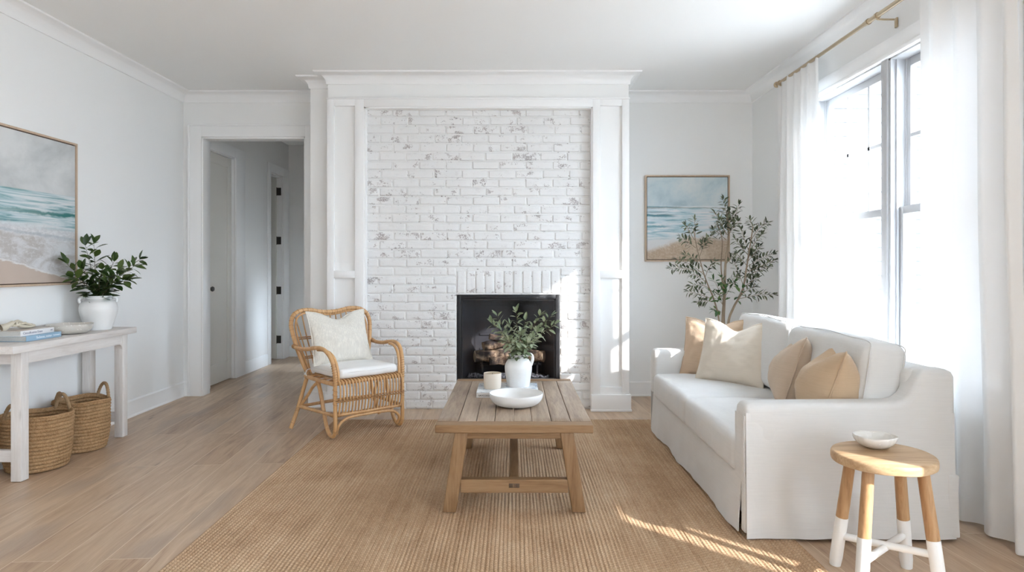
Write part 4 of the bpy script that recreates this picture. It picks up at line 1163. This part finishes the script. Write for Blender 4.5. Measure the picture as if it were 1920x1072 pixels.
# skirts: draped panels with folds that open toward the hem
def drape(b, p0, p1, zt, zb, nrm, seed, flare=.018, amp=.008, top_out=0.002, nu=60, nv=20, folds=1.0, th=.006):
    p0 = Vector(p0); p1 = Vector(p1); nrm = Vector(nrm); L = (p1 - p0).length
    def F(off):
        def fn(i, j):
            p = p0.lerp(p1, i); e = (1 - j) ** 1.3
            w = noise.noise(Vector((i * L * 3.2 * folds, j * .6, seed))) * amp * 1.6 + noise.noise(Vector((i * L * 9 * folds, j * 1.2, seed + 4))) * amp * .5
            w2 = noise.noise(Vector((i * L * 4, j * 5, seed + 9))) * .0016
            d = top_out + flare * e + w * e + w2 + off
            return Vector((p.x + nrm.x * d, p.y + nrm.y * d, lerp(zb, zt, j) + noise.noise(Vector((i * L * 2.2, 3, seed))) * .006 * e))
        return fn
    b.grid(F(0), nu, nv); b.grid(F(-th), nu, nv)
    f = F(0); g = F(-th)
    for jj in (0.0, 1.0): b.grid(lambda i, j: f(i, jj).lerp(g(i, jj), j), nu, 1)
    for ii in (0.0, 1.0): b.grid(lambda i, j: f(ii, i).lerp(g(ii, i), j), nv, 1)
zb = .022
def skirt(name, *a, **k):
    b = MB(); drape(b, *a, **k); return b.obj(name, M['sofa'], sf, smooth=70, weld=True)
skirt('front_skirt', (SX0 + .012, SY0 + AT * .45, 0), (SX0 + .012, SY1 - AT * .5, 0), .285, zb, (-1, 0, 0), 3.0, flare=.020, amp=.017, nu=130)
skirt('arm_front_panel', (SX0 + .004, SY0 + .006, 0), (SX0 + .004, SY0 + AT - .004, 0), .56, .26, (-1, 0, 0), 5.0, flare=.0, amp=.002, nu=10)
skirt('side_panel', (SX0 + .008, SY0 + .003, 0), (SX1 - .01, SY0 + .003, 0), .575, zb - .006, (0, -1, 0), 7.0, flare=.016, amp=.012, nu=70, nv=34)
skirt('side_panel', (SX0 + .008, SY1 - .003, 0), (SX1 - .01, SY1 - .003, 0), .575, zb, (0, 1, 0), 9.0, flare=.010, amp=.008, nu=50)
skirt('back_skirt', (SX1 - .004, SY0 + .01, 0), (SX1 - .004, SY1 - .01, 0), .42, zb, (1, 0, 0), 2.0, flare=.018, amp=.010, nu=70)
b = MB()                                                           # inverted pleat flap behind the corner slit
b.rbox((SX0 + .030, SY0 + .030, .165), (.026, .026, .135), .01, 2, 4, fn=soft(3, .004, 9)); b.obj('corner_pleat', M['sofa'], sf, smooth=60)
b = MB(); b.rbox((SX1 - .02, SY0 + .01, .16), (.026, .024, .14), .01, 2, 4, fn=soft(8, .006, 9)); b.obj('corner_pleat', M['sofa'], sf, smooth=60)
# seat cushions
iy0, iy1 = SY0 + AT + .004, SY1 - AT - .004; im = (iy0 + iy1) / 2
def puff(k, sd, wr=.004, f=5):
    def fn(p, h):
        a = max(0, 1 - (p.x / h[0]) ** 2); c = max(0, 1 - (p.y / h[1]) ** 2); e = max(0, 1 - (p.z / h[2]) ** 2)
        q = Vector((p.x + math.copysign(k * .55, p.x) * c * e * (abs(p.x) / h[0]), p.y, p.z + (k * (a * c) ** .6 if p.z > 0 else 0)))
        w = noise.noise(Vector((p.x * f + sd, p.y * f, p.z * f))) * wr + noise.noise(Vector((p.x * 3 * f + sd, p.y * f, p.z * f))) * wr * .35
        return q + Vector((w * .6, w * .6, w))
    return fn
for (ya, yb, sd) in ((iy0, im - .002, 1), (im + .002, iy1, 2)):
    b = MB(); b.rbox(((SX0 + 1.74) / 2 - .004, (ya + yb) / 2, .355), ((1.74 - SX0) / 2 + .004, (yb - ya) / 2, .088), .038, 4, 16, fn=puff(.018, sd * 5)); s_ = b.obj('seat_cushion', M['sofa'], sf, smooth=70)
    ROOTLOC[s_.name] = ROOTLOC[sf.name]
    b = MB(); xx = SX0 - .004
    loop = [(xx + .02, ya + .02, .431), (xx + .006, (ya + yb) / 2, .433), (xx + .02, yb - .02, .431)]
    b.tube(spline(loop, 14), .0028, 6); b.obj('piping', M['sofa'], s_, smooth=70)
# back cushions, leaning on the back frame
for (ya, yb, sd, top) in ((iy0 - .02, im - .004, 11, .875), (im + .004, iy1 + .0, 17, .885)):
    b = MB(); hz = (top - .445) / 2
    Mx = Matrix.Translation((1.725, (ya + yb) / 2, .448 + hz)) @ Matrix.Rotation(math.radians(9), 4, 'Y')
    def bf(p, h, sd=sd):
        a = max(0, 1 - (p.y / h[1]) ** 2); c = max(0, 1 - (p.z / h[2]) ** 2)
        q = Vector(p); q.x += math.copysign(.028, p.x) * (a * c) ** .55
        q.z += .012 * a * (p.z / h[2] > .5) - .010 * (abs(p.y) / h[1]) ** 4 * (p.z > 0)
        w = noise.noise(Vector((p.y * 5 + sd, p.z * 5, p.x * 3))) * .006 + noise.noise(Vector((p.y * 15 + sd, p.z * 4, 1))) * .003
        return q + Vector((w, w * .3, w * .6))
    b.rbox((0, 0, 0), (.098, (yb - ya) / 2, hz), .055, 5, 16, fn=bf, M=Mx); s_ = b.obj('back_cushion', M['sofa'], sf, smooth=75)
    ROOTLOC[s_.name] = ROOTLOC[sf.name]
    b = MB(); L = (yb - ya) / 2
    for xo in (-.083, .080):
        P = spline([(xo, -L + .012, -hz * .7), (xo, -L + .006, 0), (xo, -L + .010, hz * .72), (xo, -L + .035, hz * .955), (xo, -L * .5, hz * .985), (xo, 0, hz * 1.03), (xo, L * .5, hz * .985), (xo, L - .035, hz * .955), (xo, L - .010, hz * .7)], 8)
        b.tube([Mx @ p for p in P], .0026, 6)
    b.obj('piping', M['sofa'], s_, smooth=70)
for x in (SX0 + .09, SX1 - .09):
    for y in (SY0 + .09, SY1 - .09):
        b = MB(); b.box(x - .02, x + .02, y - .02, y + .02, .016 if x < 1.2 else .001, .06); b.obj('foot', M['black'], sf)

# ---- throw pillows
def pillow(name, label, c, right, up, S, T, mat, seed, chop=0.0, Hh=None, group=None, edge=None, dent=0.0, pinch=.07):
    """c: bottom centre, right/up: directions, S width, T thickness"""
    right = Vector(right).normalized(); up = Vector(up); up = (up - right * up.dot(right)).normalized(); nrm = right.cross(up)
    Hh = Hh or S
    root = thing(name, label, 'pillow', c, group); c = Vector(c)
    n = 34
    def pos(u, v, s):
        # u,v in -1..1; s = +1 front, -1 back, 0 rim
        ox = 1 - pinch * (1 - v * v) ** 1.0 ; oz = 1 - pinch * (1 - u * u)
        x = u * S / 2 * ox; z = v * Hh / 2 * oz
        k = (max(0, 1 - u * u) ** .62) * (max(0, 1 - v * v) ** .62)
        sag = 1 + .28 * max(0, -v) - .22 * max(0, v)
        t = T / 2 * k * sag
        cf = math.exp(-(u / .42) ** 2) * max(0, (v + .1) / 1.1) ** 1.6
        z -= chop * cf
        t *= (1 - dent * cf)
        wr = noise.noise(Vector((u * 3 + seed, v * 3, s * 2))) * .008 * k ** .5 + noise.noise(Vector((u * 9 + seed, v * 7, s * 5))) * .0035
        # corner gathers
        cr_ = abs(u * v) ** 3
        wr += math.sin((abs(u) - abs(v)) * 22 + seed) * .004 * cr_ * (1 if k > .02 else 0)
        return c + right * x + up * (z + Hh / 2) + nrm * (s * (t + wr * (1 if k > 0 else 0)))
    b = MB()
    for s in (1, -1):
        b.grid(lambda i, j: pos(math.sin((i * 2 - 1) * PI / 2) if False else (i * 2 - 1), (j * 2 - 1), s), n, n)
    b.obj('cover', mat, root, smooth=80, weld=True)
    rim = []
    m = 30
    for k in range(m): rim.append(pos(-1 + 2 * k / m, -1, 0))
    for k in range(m): rim.append(pos(1, -1 + 2 * k / m, 0))
    for k in range(m): rim.append(pos(1 - 2 * k / m, 1, 0))
    for k in range(m): rim.append(pos(-1, 1 - 2 * k / m, 0))
    rim = [p + nrm * (.002 * noise.noise(p * 30)) for p in rim]
    b = MB(); b.tube(rim, [.0042 * (1 + .35 * noise.noise(p * 160)) for p in rim], 7, closed=True); b.obj('seam', edge or mat, root, smooth=80)
    return root
zs = .452
pillow('throw_pillow', 'tan linen pillow in the far corner of the sofa, behind the cream one', (1.415, 4.69, zs - .008), (.72, -.50, 0), (.27, .20, 1), .47, .14, M['pill_peach'], 3, chop=.055, Hh=.43)
pillow('throw_pillow', 'cream linen pillow with a dented top edge, leaning in front of the tan one', (1.425, 4.37, zs - .004), (.53, -.60, 0), (.30, .16, 1), .50, .15, M['pill_cream'], 5, chop=.065, Hh=.44)
pillow('throw_pillow', 'pale beige linen pillow seen edge on, between the cream and the dark tan one', (1.575, 3.80, zs - .004), (.265, .50, .02), (.30, -.10, 1), .48, .28, M['pill_tan2'], 7, chop=.085, Hh=.43, dent=.4, pinch=.05)
pillow('throw_pillow', 'darker tan linen pillow seen edge on, nearest the front arm of the sofa', (1.545, 3.315, zs - .004), (.285, .50, .045), (.32, -.10, 1), .48, .33, M['pill_tan'], 9, chop=.085, Hh=.43, dent=.4, pinch=.05)

# ================================================================== STOOL
SC = Vector((1.455, 2.585, 0))
st = thing('wooden_stool', 'round teak stool with white dipped legs beside the sofa arm', 'stool', SC)
def seatfn(p, a, i): return Vector((p.x * (1 + .012 * noise.noise(Vector((math.cos(a), math.sin(a), 1)))), p.y * (1 + .012 * noise.noise(Vector((math.cos(a), math.sin(a), 4)))), p.z + .0015 * noise.noise(p * 12)))
b = MB(); Rs = .188
b.lathe([(0, 0), (.09, 0), (Rs - .008, 0), (Rs - .002, .003), (Rs, .010), (Rs, .028), (Rs - .003, .035), (Rs - .010, .0385), (.10, .039), (0, .039)], 56, (SC.x, SC.y, .462), seatfn, ); b.obj('seat', M['stool_top'], st, smooth=40)
feet = [(1.330, 2.715), (1.612, 2.690), (1.598, 2.448), (1.308, 2.470)]; tops = []
for k, (fx, fy) in enumerate(feet):
    f = Vector((fx, fy, .002)); d = Vector((SC.x - fx, SC.y - fy, 0)).normalized(); tp = f + d * .062; tp.z = .464; tops.append(tp)
    zc = .205; mid = f.lerp(tp, zc / .464)
    n = 9
    b = MB(); P = [mid.lerp(tp, i / n) for i in range(n + 1)]; b.tube(P, [.0235 - .002 * i / n + .0008 * noise.noise(Vector((k, i * .7, 0))) for i in range(n + 1)], 20)
    lg = b.obj('leg', M['stool_leg'], st, smooth=50); ROOTLOC[lg.name] = ROOTLOC[st.name]
    b = MB(); P = [f.lerp(mid, i / 6) for i in range(7)]; b.tube(P, [.0215, .0245] + [.0245] * 5, 20); b.obj('white_dipped_foot', M['stool_white'], lg, smooth=50)
def ptz(k, z): return Vector((feet[k][0], feet[k][1], .002)).lerp(tops[k], z / .464)
b = MB(); b.tube([ptz(0, .125), ptz(2, .150)], .0145, 16); b.obj('stretcher', M['stool_white'], st, smooth=50)
b = MB(); b.tube([ptz(3, .115), ptz(1, .140)], .0145, 16); b.obj('stretcher', M['stool_white'], st, smooth=50)
bowl('bowl', 'small irregular pearly bowl on the round wooden stool', (1.462, 2.655, .5015), .078, .046, M['pearl'], .16, 12, .30, .005, flare=.9)
# ================================================================== RATTAN ARMCHAIR
S_ = Vector((math.cos(math.radians(42)), math.sin(math.radians(42)), 0)); B_ = Vector((-S_.y, S_.x, 0)); C_ = Vector((-1.051, 4.795, .016))
def Q(u, v, z): return C_ + S_ * u + B_ * v + Vector((0, 0, z))
ch = thing('rattan_armchair', 'curved rattan armchair with open woven skirt beside the fireplace', 'armchair', Q(0, .25, -.004))
A = .275
def rt(name, pts, r, n=8, parent=ch, mat=None, sides=12, closed=False, taper=None):
    P = spline([Q(*p) for p in pts], n, closed)
    rad = [r * (1 + .05 * noise.noise(p * 25)) for p in P]
    b = MB(); b.tube(P, rad, sides, closed=closed)
    o = b.obj(name, mat or M['rattan'], parent, smooth=75); ROOTLOC[o.name] = ROOTLOC[ch.name]; return o, P
def wrap(P, i0, i1, r, parent, turns=5):
    """cane binding wound round a joint: one strand, coiled"""
    b = MB(); m = len(P)
    def fr(t):
        i = max(0, min(int(t), m - 2)); return P[i].lerp(P[i + 1], t - i), (P[i + 1] - P[i]).normalized()
    if turns == 1:
        p, d = fr(i0 * (m - 1))
        b.tube([p - d * .0028, p - d * .0016, p + d * .0016, p + d * .0028], [r, r + .0022, r + .0022, r], 12)
    else:
        pts = []; n = turns * 14
        for k in range(n + 1):
            p, d = fr(lerp(i0, i1, k / n) * (m - 1)); u = d.orthogonal().normalized(); w_ = d.cross(u); a_ = 2 * PI * turns * k / n
            pts.append(p + (u * math.cos(a_) + w_ * math.sin(a_)) * (r + .0006))
        b.tube(pts, .0021, 6)
    return b.obj('cane_binding', M['rattan_dark'], parent, smooth=60)
for s in (-1, 1):
    # front post: loop from the side rail down to the foot and up into the arm
    o, P = rt('front_leg', [(s * A, .27, .375), (s * A, .225, .30), (s * A, .175, .17), (s * A, .120, .055), (s * A, .07, .016), (s * A, .02, .020), (s * A, -.004, .075), (s * A, -.004, .20), (s * A, -.002, .385)], .0145)
    wrap(P, .985, .90, .015, o, 4); wrap(P, .0, .04, .015, o, 3); wrap(P, .70, .73, .015, o, 2)
    o, P = rt('arm', [(s * A, -.002, .37), (s * (A + .002), .0, .46), (s * (A + .010), .022, .545), (s * (A + .022), .072, .603), (s * (A + .032), .15, .628), (s * (A + .042), .25, .622), (s * (A + .048), .36, .604), (s * (A + .054), .47, .600), (s * (A + .058), .565, .610)], .0150)
    wrap(P, .0, .22, .0165, o, 9); wrap(P, .94, .995, .0155, o, 4)
    o, P = rt('arm_brace', [(s * (A - .026), .002, .40), (s * (A - .024), .004, .47), (s * (A - .016), .030, .548), (s * (A - .006), .085, .596), (s * (A + .012), .16, .612), (s * (A + .024), .22, .610)], .0110)
    o, P = rt('back_leg', [(s * .262, .475, .385), (s * .285, .490, .29), (s * .318, .500, .17), (s * .350, .505, .075), (s * .378, .508, .002)], .0150)
    wrap(P, .0, .05, .0155, o, 3); wrap(P, .52, .60, .0155, o, 3); wrap(P, .86, .88, .0150, o, 1)
    rt('side_brace', [(s * (A - .002), .25, .375), (s * (A + .006), .33, .33), (s * .290, .41, .25), (s * .312, .485, .165)], .0115)
    o, P = rt('side_stretcher', [(s * .316, .49, .160), (s * .30, .30, .163), (s * A, .01, .165)], .0125)
    wrap(P, .93, 1.0, .013, o, 3)
o, P = rt('front_rail', [(-A, 0, .168), (0, -.004, .168), (A, 0, .168)], .0135); wrap(P, .01, .08, .0145, o, 4); wrap(P, .92, .99, .0145, o, 4)
rt('front_hoop', [(-A + .030, .030, .030), (-A + .022, .010, .060), (-A + .032, .0, .095), (-A + .070, -.002, .127), (-A + .13, -.002, .141), (0, -.002, .145), (A - .13, -.002, .141), (A - .070, -.002, .127), (A - .032, .0, .095), (A - .022, .010, .060), (A - .030, .030, .030)], .0105)
rt('back_stretcher', [(-.318, .495, .160), (0, .50, .165), (.318, .495, .160)], .0125)
o, P = rt('seat_frame', [(-A, .0, .385), (-.274, .20, .383), (-.262, .46, .380), (-.24, .505, .380), (0, .515, .380), (.24, .505, .380), (.262, .46, .380), (.274, .20, .383), (A, .0, .385)], .0150)
rt('front_seat_rail', [(-A, .0, .388), (0, -.006, .392), (A, .0, .388)], .0135)
rt('front_seat_rail', [(-A, .05, .392), (0, .048, .394), (A, .05, .392)], .0115)
bkP = [(-.235, .500, .375), (-.268, .520, .46), (-.305, .548, .58), (-.330, .580, .70), (-.335, .600, .775), (-.312, .618, .835), (-.255, .632, .868), (-.17, .642, .873), (-.09, .646, .858), (0, .648, .850), (.09, .646, .858), (.17, .642, .873), (.255, .632, .868), (.312, .618, .835), (.335, .600, .775), (.330, .580, .70), (.305, .548, .58), (.268, .520, .46), (.235, .500, .375)]
o, BP = rt('back_frame', bkP, .0165, sides=14)
for k in range(26):
    t = .16 + .68 * k / 25; wrap(BP, t, t + .004, .0160, o, 1)
wrap(BP, .01, .04, .0165, o, 4); wrap(BP, .96, .99, .0165, o, 4)
rt('back_frame_inner', [(u * .90, v - .004, lerp(.40, z, .955)) for (u, v, z) in bkP], .0080)
# back spindles
for k in range(13):
    f = (k - 6) / 6
    u0 = f * .215; u1 = f * .285; zt = .850 + .018 * math.sin(abs(f) * PI * .62) ** 2 - (.045 if abs(f) > .95 else 0)
    rt('back_spindle', [(u0, .505, .385), (lerp(u0, u1, .35), .535, .53), (lerp(u0, u1, .75), .588, .70), (u1, .640, zt)], .0052, 6, sides=8)
for (z, w_, v) in ((.665, .30, .572), (.520, .265, .528)):
    for dz in (-.007, .007): rt('back_band', [(-w_, v - .004, z + dz), (0, v + .004, z + dz), (w_, v - .004, z + dz)], .0050, 8, sides=8, mat=M['rattan_dark'])
# skirt spindles: from the seat, bending over the front rail and down to the lower rail
N = 21
for k in range(N):
    u = lerp(-.252, .252, k / (N - 1))
    rt('skirt_spindle', [(u, .20, .404), (u, .06, .412), (u, .0, .409), (u, -.024, .395), (u, -.036, .360), (u, -.036, .30), (u, -.028, .24), (u, -.014, .178)], .0062, 5, sides=8)
for dz in (-.008, .008): rt('skirt_band', [(-A, -.018, .272 + dz), (-.25, -.026, .272 + dz), (0, -.028, .272 + dz), (.25, -.026, .272 + dz), (A, -.018, .272 + dz)], .0058, 6, sides=8, mat=M['rattan_dark'])
b = MB()
for k in range(N):
    u = lerp(-.252, .252, k / (N - 1))
    for (dx, dz) in ((-.006, .009), (.006, -.009)):
        b.tube([Q(u + dx, -.041, .272 + dz), Q(u - dx, -.043, .272 - dz)], .0042, 6)
b.obj('skirt_knots', M['rattan_dark'], ch, smooth=60)['kind'] = 'stuff'
for v in (.12, .22, .32, .42): rt('seat_slat', [(-.262, v, .392), (0, v, .392), (.262, v, .392)], .0070, 4, sides=8)
for k in range(11):
    u = lerp(-.22, .22, k / 10); rt('seat_rod', [(u, .20, .404), (u, .34, .402), (u, .50, .392)], .0056, 3, sides=8)
# seat cushion and pillow
Mc = Matrix.Translation(Q(0, .235, .448)) @ Matrix.Rotation(math.radians(42), 4, 'Z')
cs = thing('chair_cushion', 'white cotton seat cushion on the rattan armchair', 'cushion', Q(0, .235, .41))
b = MB()
def cf(p, h):
    k = max(0, 1 - (p.x / h[0]) ** 2) * max(0, 1 - (p.y / h[1]) ** 2)
    w = noise.noise(p * 6) * .004
    rx = 1 - .05 * (p.y / h[1]) ** 2 * (abs(p.x) / h[0]); 
    return Vector((p.x * rx, p.y * (1 - .05 * (p.x / h[0]) ** 2 * (abs(p.y) / h[1])), p.z + (.010 if p.z > 0 else -.0) * k ** .6 + w))
b.rbox((0, 0, 0), (.252, .245, .033), .031, 5, 16, fn=cf, M=Mc); b.obj('cover', M['seat_white'], cs, smooth=80)
b = MB(); lp = []
for k in range(60):
    a = 2 * PI * k / 60; c, s2 = math.cos(a), math.sin(a); e = .28
    lp.append(Mc @ cf(Vector((math.copysign(abs(c) ** e, c) * .2525, math.copysign(abs(s2) ** e, s2) * .2455, .012)), (.252, .245, .033)))
b.tube(lp, .0026, 6, closed=True); b.obj('piping', M['seat_white'], cs, smooth=80)
tie = MB(); tie.tube(spline([Q(-.235, .455, .44), Q(-.262, .470, .435), Q(-.272, .480, .41), Q(-.270, .47, .385)], 6), .004, 6); tie.obj('tie', M['seat_white'], cs, smooth=80)
pillow('throw_pillow', 'oatmeal woven pillow with a dented top leaning back on the rattan armchair', Q(-.035, .325, .478), S_, B_ * .36 + Vector((0, 0, 1)), .49, .15, M['pill_oat'], 21, chop=.062, Hh=.42)

# ================================================================== OLIVE TREE
TB = at(1356, 600, 5.58); TB.z = 0
pl = thing('planter', 'round grey planter holding the olive tree behind the sofa', 'planter', (TB.x, TB.y, 0))
b = MB(); b.lathe([(0, .002), (.12, .002), (.135, .012), (.17, .30), (.175, .33), (.165, .335), (.158, .31), (.15, .285)], 40, (TB.x, TB.y, 0)); b.obj('pot', M['pot'], pl, smooth=50)
b = MB(); b.lathe([(0, .292), (.08, .29), (.153, .285), (.153, .27)], 32, (TB.x, TB.y, 0), fn=lambda p, a, i: p + Vector((0, 0, .006 * noise.noise(p * 20)))); b.obj('soil', M['soil'], pl)
tree = thing('olive_tree', 'slender potted olive tree in the corner behind the sofa', 'tree', (TB.x, TB.y, .285))
rr = random.Random(77)
limT = Lim(2.235, 1)
class LT:
    sgn = 1
    def __call__(s, p): return p.x < 2.215
def limb(pts, r0, r1, name='limb'):
    P = spline([Vector(p) for p in pts], 8); m = len(P); b = MB()
    b.tube(P, [lerp(r0, r1, i / (m - 1)) * (1 + .08 * noise.noise(p * 12)) for i, p in enumerate(P)], 10)
    b.obj(name, M['bark'], tree, smooth=70); return P
base_ = Vector((TB.x, TB.y, .27))
def A_(px, py, dy=0.0): return at(px, py, 5.58 + dy)
trunk = limb([base_, base_ + Vector((.005, 0, .25)), A_(1356, 600), A_(1358, 560), A_(1360, 500), A_(1366, 450, .02), A_(1364, 400, .0)], .019, .006, 'trunk')
l2 = limb([base_ + Vector((.02, -.01, 0)), base_ + Vector((.05, -.02, .28)), A_(1366, 604, -.04), A_(1376, 575, -.05), A_(1392, 545, -.06), A_(1400, 500, -.05), A_(1408, 450, -.04), A_(1412, 425, -.04)], .013, .004)
l3 = limb([base_ + Vector((-.02, .01, 0)), base_ + Vector((-.02, .0, .25)), A_(1347, 595, .02), A_(1338, 560, .02), A_(1322, 520, .0), A_(1308, 470, -.02), A_(1300, 430, -.03)], .009, .003)
l4 = limb([A_(1357, 545), A_(1352, 500, .05), A_(1354, 450, .06), A_(1344, 415, .05)], .006, .003)
twigs = [  # (start, end, leaves) in photo pixels, with depth offsets
 ((1364, 430), (1356, 374), .0, 15), ((1364, 440), (1340, 398), -.05, 13), ((1365, 440), (1386, 384), .04, 15), ((1364, 445), (1384, 415), -.08, 13), ((1362, 450), (1338, 430), .08, 12), ((1366, 430), (1368, 395), .07, 14), ((1362, 440), (1350, 412), -.1, 12), ((1364, 436), (1376, 400), -.04, 14),
 ((1302, 450), (1285, 422), -.02, 12), ((1305, 465), (1276, 445), .02, 12), ((1303, 450), (1302, 412), .0, 9), ((1312, 480), (1336, 440), -.06, 13), ((1315, 500), (1284, 478), -.04, 13), ((1318, 510), (1258, 502), .02, 15), ((1320, 515), (1270, 486), .07, 11), ((1325, 530), (1290, 512), -.06, 12), ((1330, 540), (1296, 536), .02, 12), ((1335, 560), (1290, 546), -.05, 13), ((1336, 565), (1308, 566), .03, 10), ((1310, 470), (1322, 452), .06, 10), ((1322, 520), (1342, 490), .05, 10),
 ((1410, 440), (1406, 412), -.04, 10), ((1408, 450), (1438, 418), -.05, 13), ((1406, 470), (1428, 440), .02, 13), ((1404, 480), (1378, 448), .0, 13), ((1402, 490), (1424, 462), -.10, 14), ((1400, 500), (1450, 476), -.03, 16), ((1400, 510), (1452, 488), -.12, 14), ((1398, 520), (1440, 500), .03, 13), ((1396, 530), (1416, 496), .08, 13), ((1394, 535), (1376, 490), .05, 13), ((1393, 540), (1420, 520), -.05, 12), ((1386, 560), (1450, 552), -.06, 15), ((1388, 555), (1416, 538), .04, 10), ((1404, 470), (1390, 430), .07, 10), ((1402, 500), (1380, 474), -.10, 12), ((1400, 490), (1412, 470), .06, 12),
 ((1358, 540), (1380, 520), -.12, 9), ((1358, 500), (1376, 478), .05, 10)]
for k, (s0, e0, dy, nl) in enumerate(twigs):
    a = A_(*s0); e = A_(*e0, dy); e.x = min(e.x, 2.20)
    mid = a.lerp(e, .5) + Vector((rr.uniform(-.01, .01), rr.uniform(-.02, .02), rr.uniform(.0, .02)))
    sb = MB(); lb = MB(); leafy(sb, lb, [a, mid, e], .0026, int(nl * 1.8), .066, .0215, rr, start=.22, spread=.95, droop=.15, lim=LT())
    t_ = sb.obj('twig', M['bark'], tree, smooth=60); ROOTLOC[t_.name] = ROOTLOC[tree.name]
    lb.obj('leaves', M['leaf_olive'], t_, smooth=60)
# fresh bright leaves low in the crown
for k, (s0, e0, dy) in enumerate([((1356, 565), (1338, 525), -.10), ((1356, 560), (1352, 520), -.12), ((1358, 575), (1330, 545), -.12), ((1357, 560), (1378, 528), -.14), ((1376, 575), (1392, 540), -.12), ((1352, 585), (1336, 580), -.10), ((1355, 570), (1345, 548), -.14), ((1356, 575), (1362, 540), -.14)]):
    a = A_(*s0); e = A_(*e0, dy); sb = MB(); lb = MB()
    leafy(sb, lb, [a, a.lerp(e, .5) + Vector((0, -.01, .01)), e], .0026, 7, .072, .031, rr, start=.3, droop=.2)
    t_ = sb.obj('twig', M['bark'], tree, smooth=60); ROOTLOC[t_.name] = ROOTLOC[tree.name]; lb.obj('leaves', M['leaf_fresh'], t_, smooth=60)
# ================================================================== LIGHT AND CAMERA
sc = bpy.context.scene
w = D.worlds.new('sky'); sc.world = w; w.use_nodes = True
nt = w.node_tree; nt.nodes.clear()
out = nt.nodes.new('ShaderNodeOutputWorld'); bg = nt.nodes.new('ShaderNodeBackground')
bg.inputs[0].default_value = (.71, .845, 1.0, 1); bg.inputs[1].default_value = WORLD
nt.links.new(bg.outputs[0], out.inputs[0])
sun = D.lights.new('sun', 'SUN'); sun.energy = SUN; sun.angle = math.radians(.8); sun.color = (1.0, .975, .95)
so = D.objects.new('sun', sun); COL.objects.link(so)
so.rotation_euler = Vector(SUNDIR).to_track_quat('-Z', 'Y').to_euler(); so.location = (8, -8, 6)
def portal(name, loc, rot, sx, sy):
    l = D.lights.new(name, 'AREA'); l.shape = 'RECTANGLE'; l.size = sx; l.size_y = sy; l.cycles.is_portal = True
    o = D.objects.new(name, l); COL.objects.link(o); o.location = loc; o.rotation_euler = rot
portal('daylight_portal', (XR + .17, 4.0, 1.52), (0, PI / 2, 0), 1.95, 1.96)
portal('daylight_portal', (XR + .17, .05, 1.36), (0, PI / 2, 0), 2.48, 2.1)
portal('daylight_portal', (XR + .17, -2.15, 1.36), (0, PI / 2, 0), 2.48, 1.9)
portal('daylight_portal', (HXR + .13, 7.8, .8), (0, PI / 2, 0), .7, .5)
cam = D.cameras.new('camera'); co = D.objects.new('camera', cam); COL.objects.link(co)
cam.sensor_fit = 'HORIZONTAL'; cam.sensor_width = 36; cam.lens = FOC / 1920 * 36
cam.shift_x = -3 / 1920; cam.shift_y = -38 / 1920; cam.clip_start = .02; cam.clip_end = 200
co.location = (0, 0, CAM_Z); co.rotation_euler = (PI / 2, 0, 0)
sc.camera = co
vs = sc.view_settings
vs.view_transform = 'Standard'; vs.look = 'None'; vs.exposure = EXPO; vs.gamma = 1; vs.use_curve_mapping = False
cy = sc.cycles
cy.max_bounces = 12; cy.diffuse_bounces = 7; cy.glossy_bounces = 4; cy.transparent_max_bounces = 12; cy.transmission_bounces = 8
cy.sample_clamp_indirect = 8; cy.use_denoising = True; cy.caustics_reflective = False; cy.caustics_refractive = False
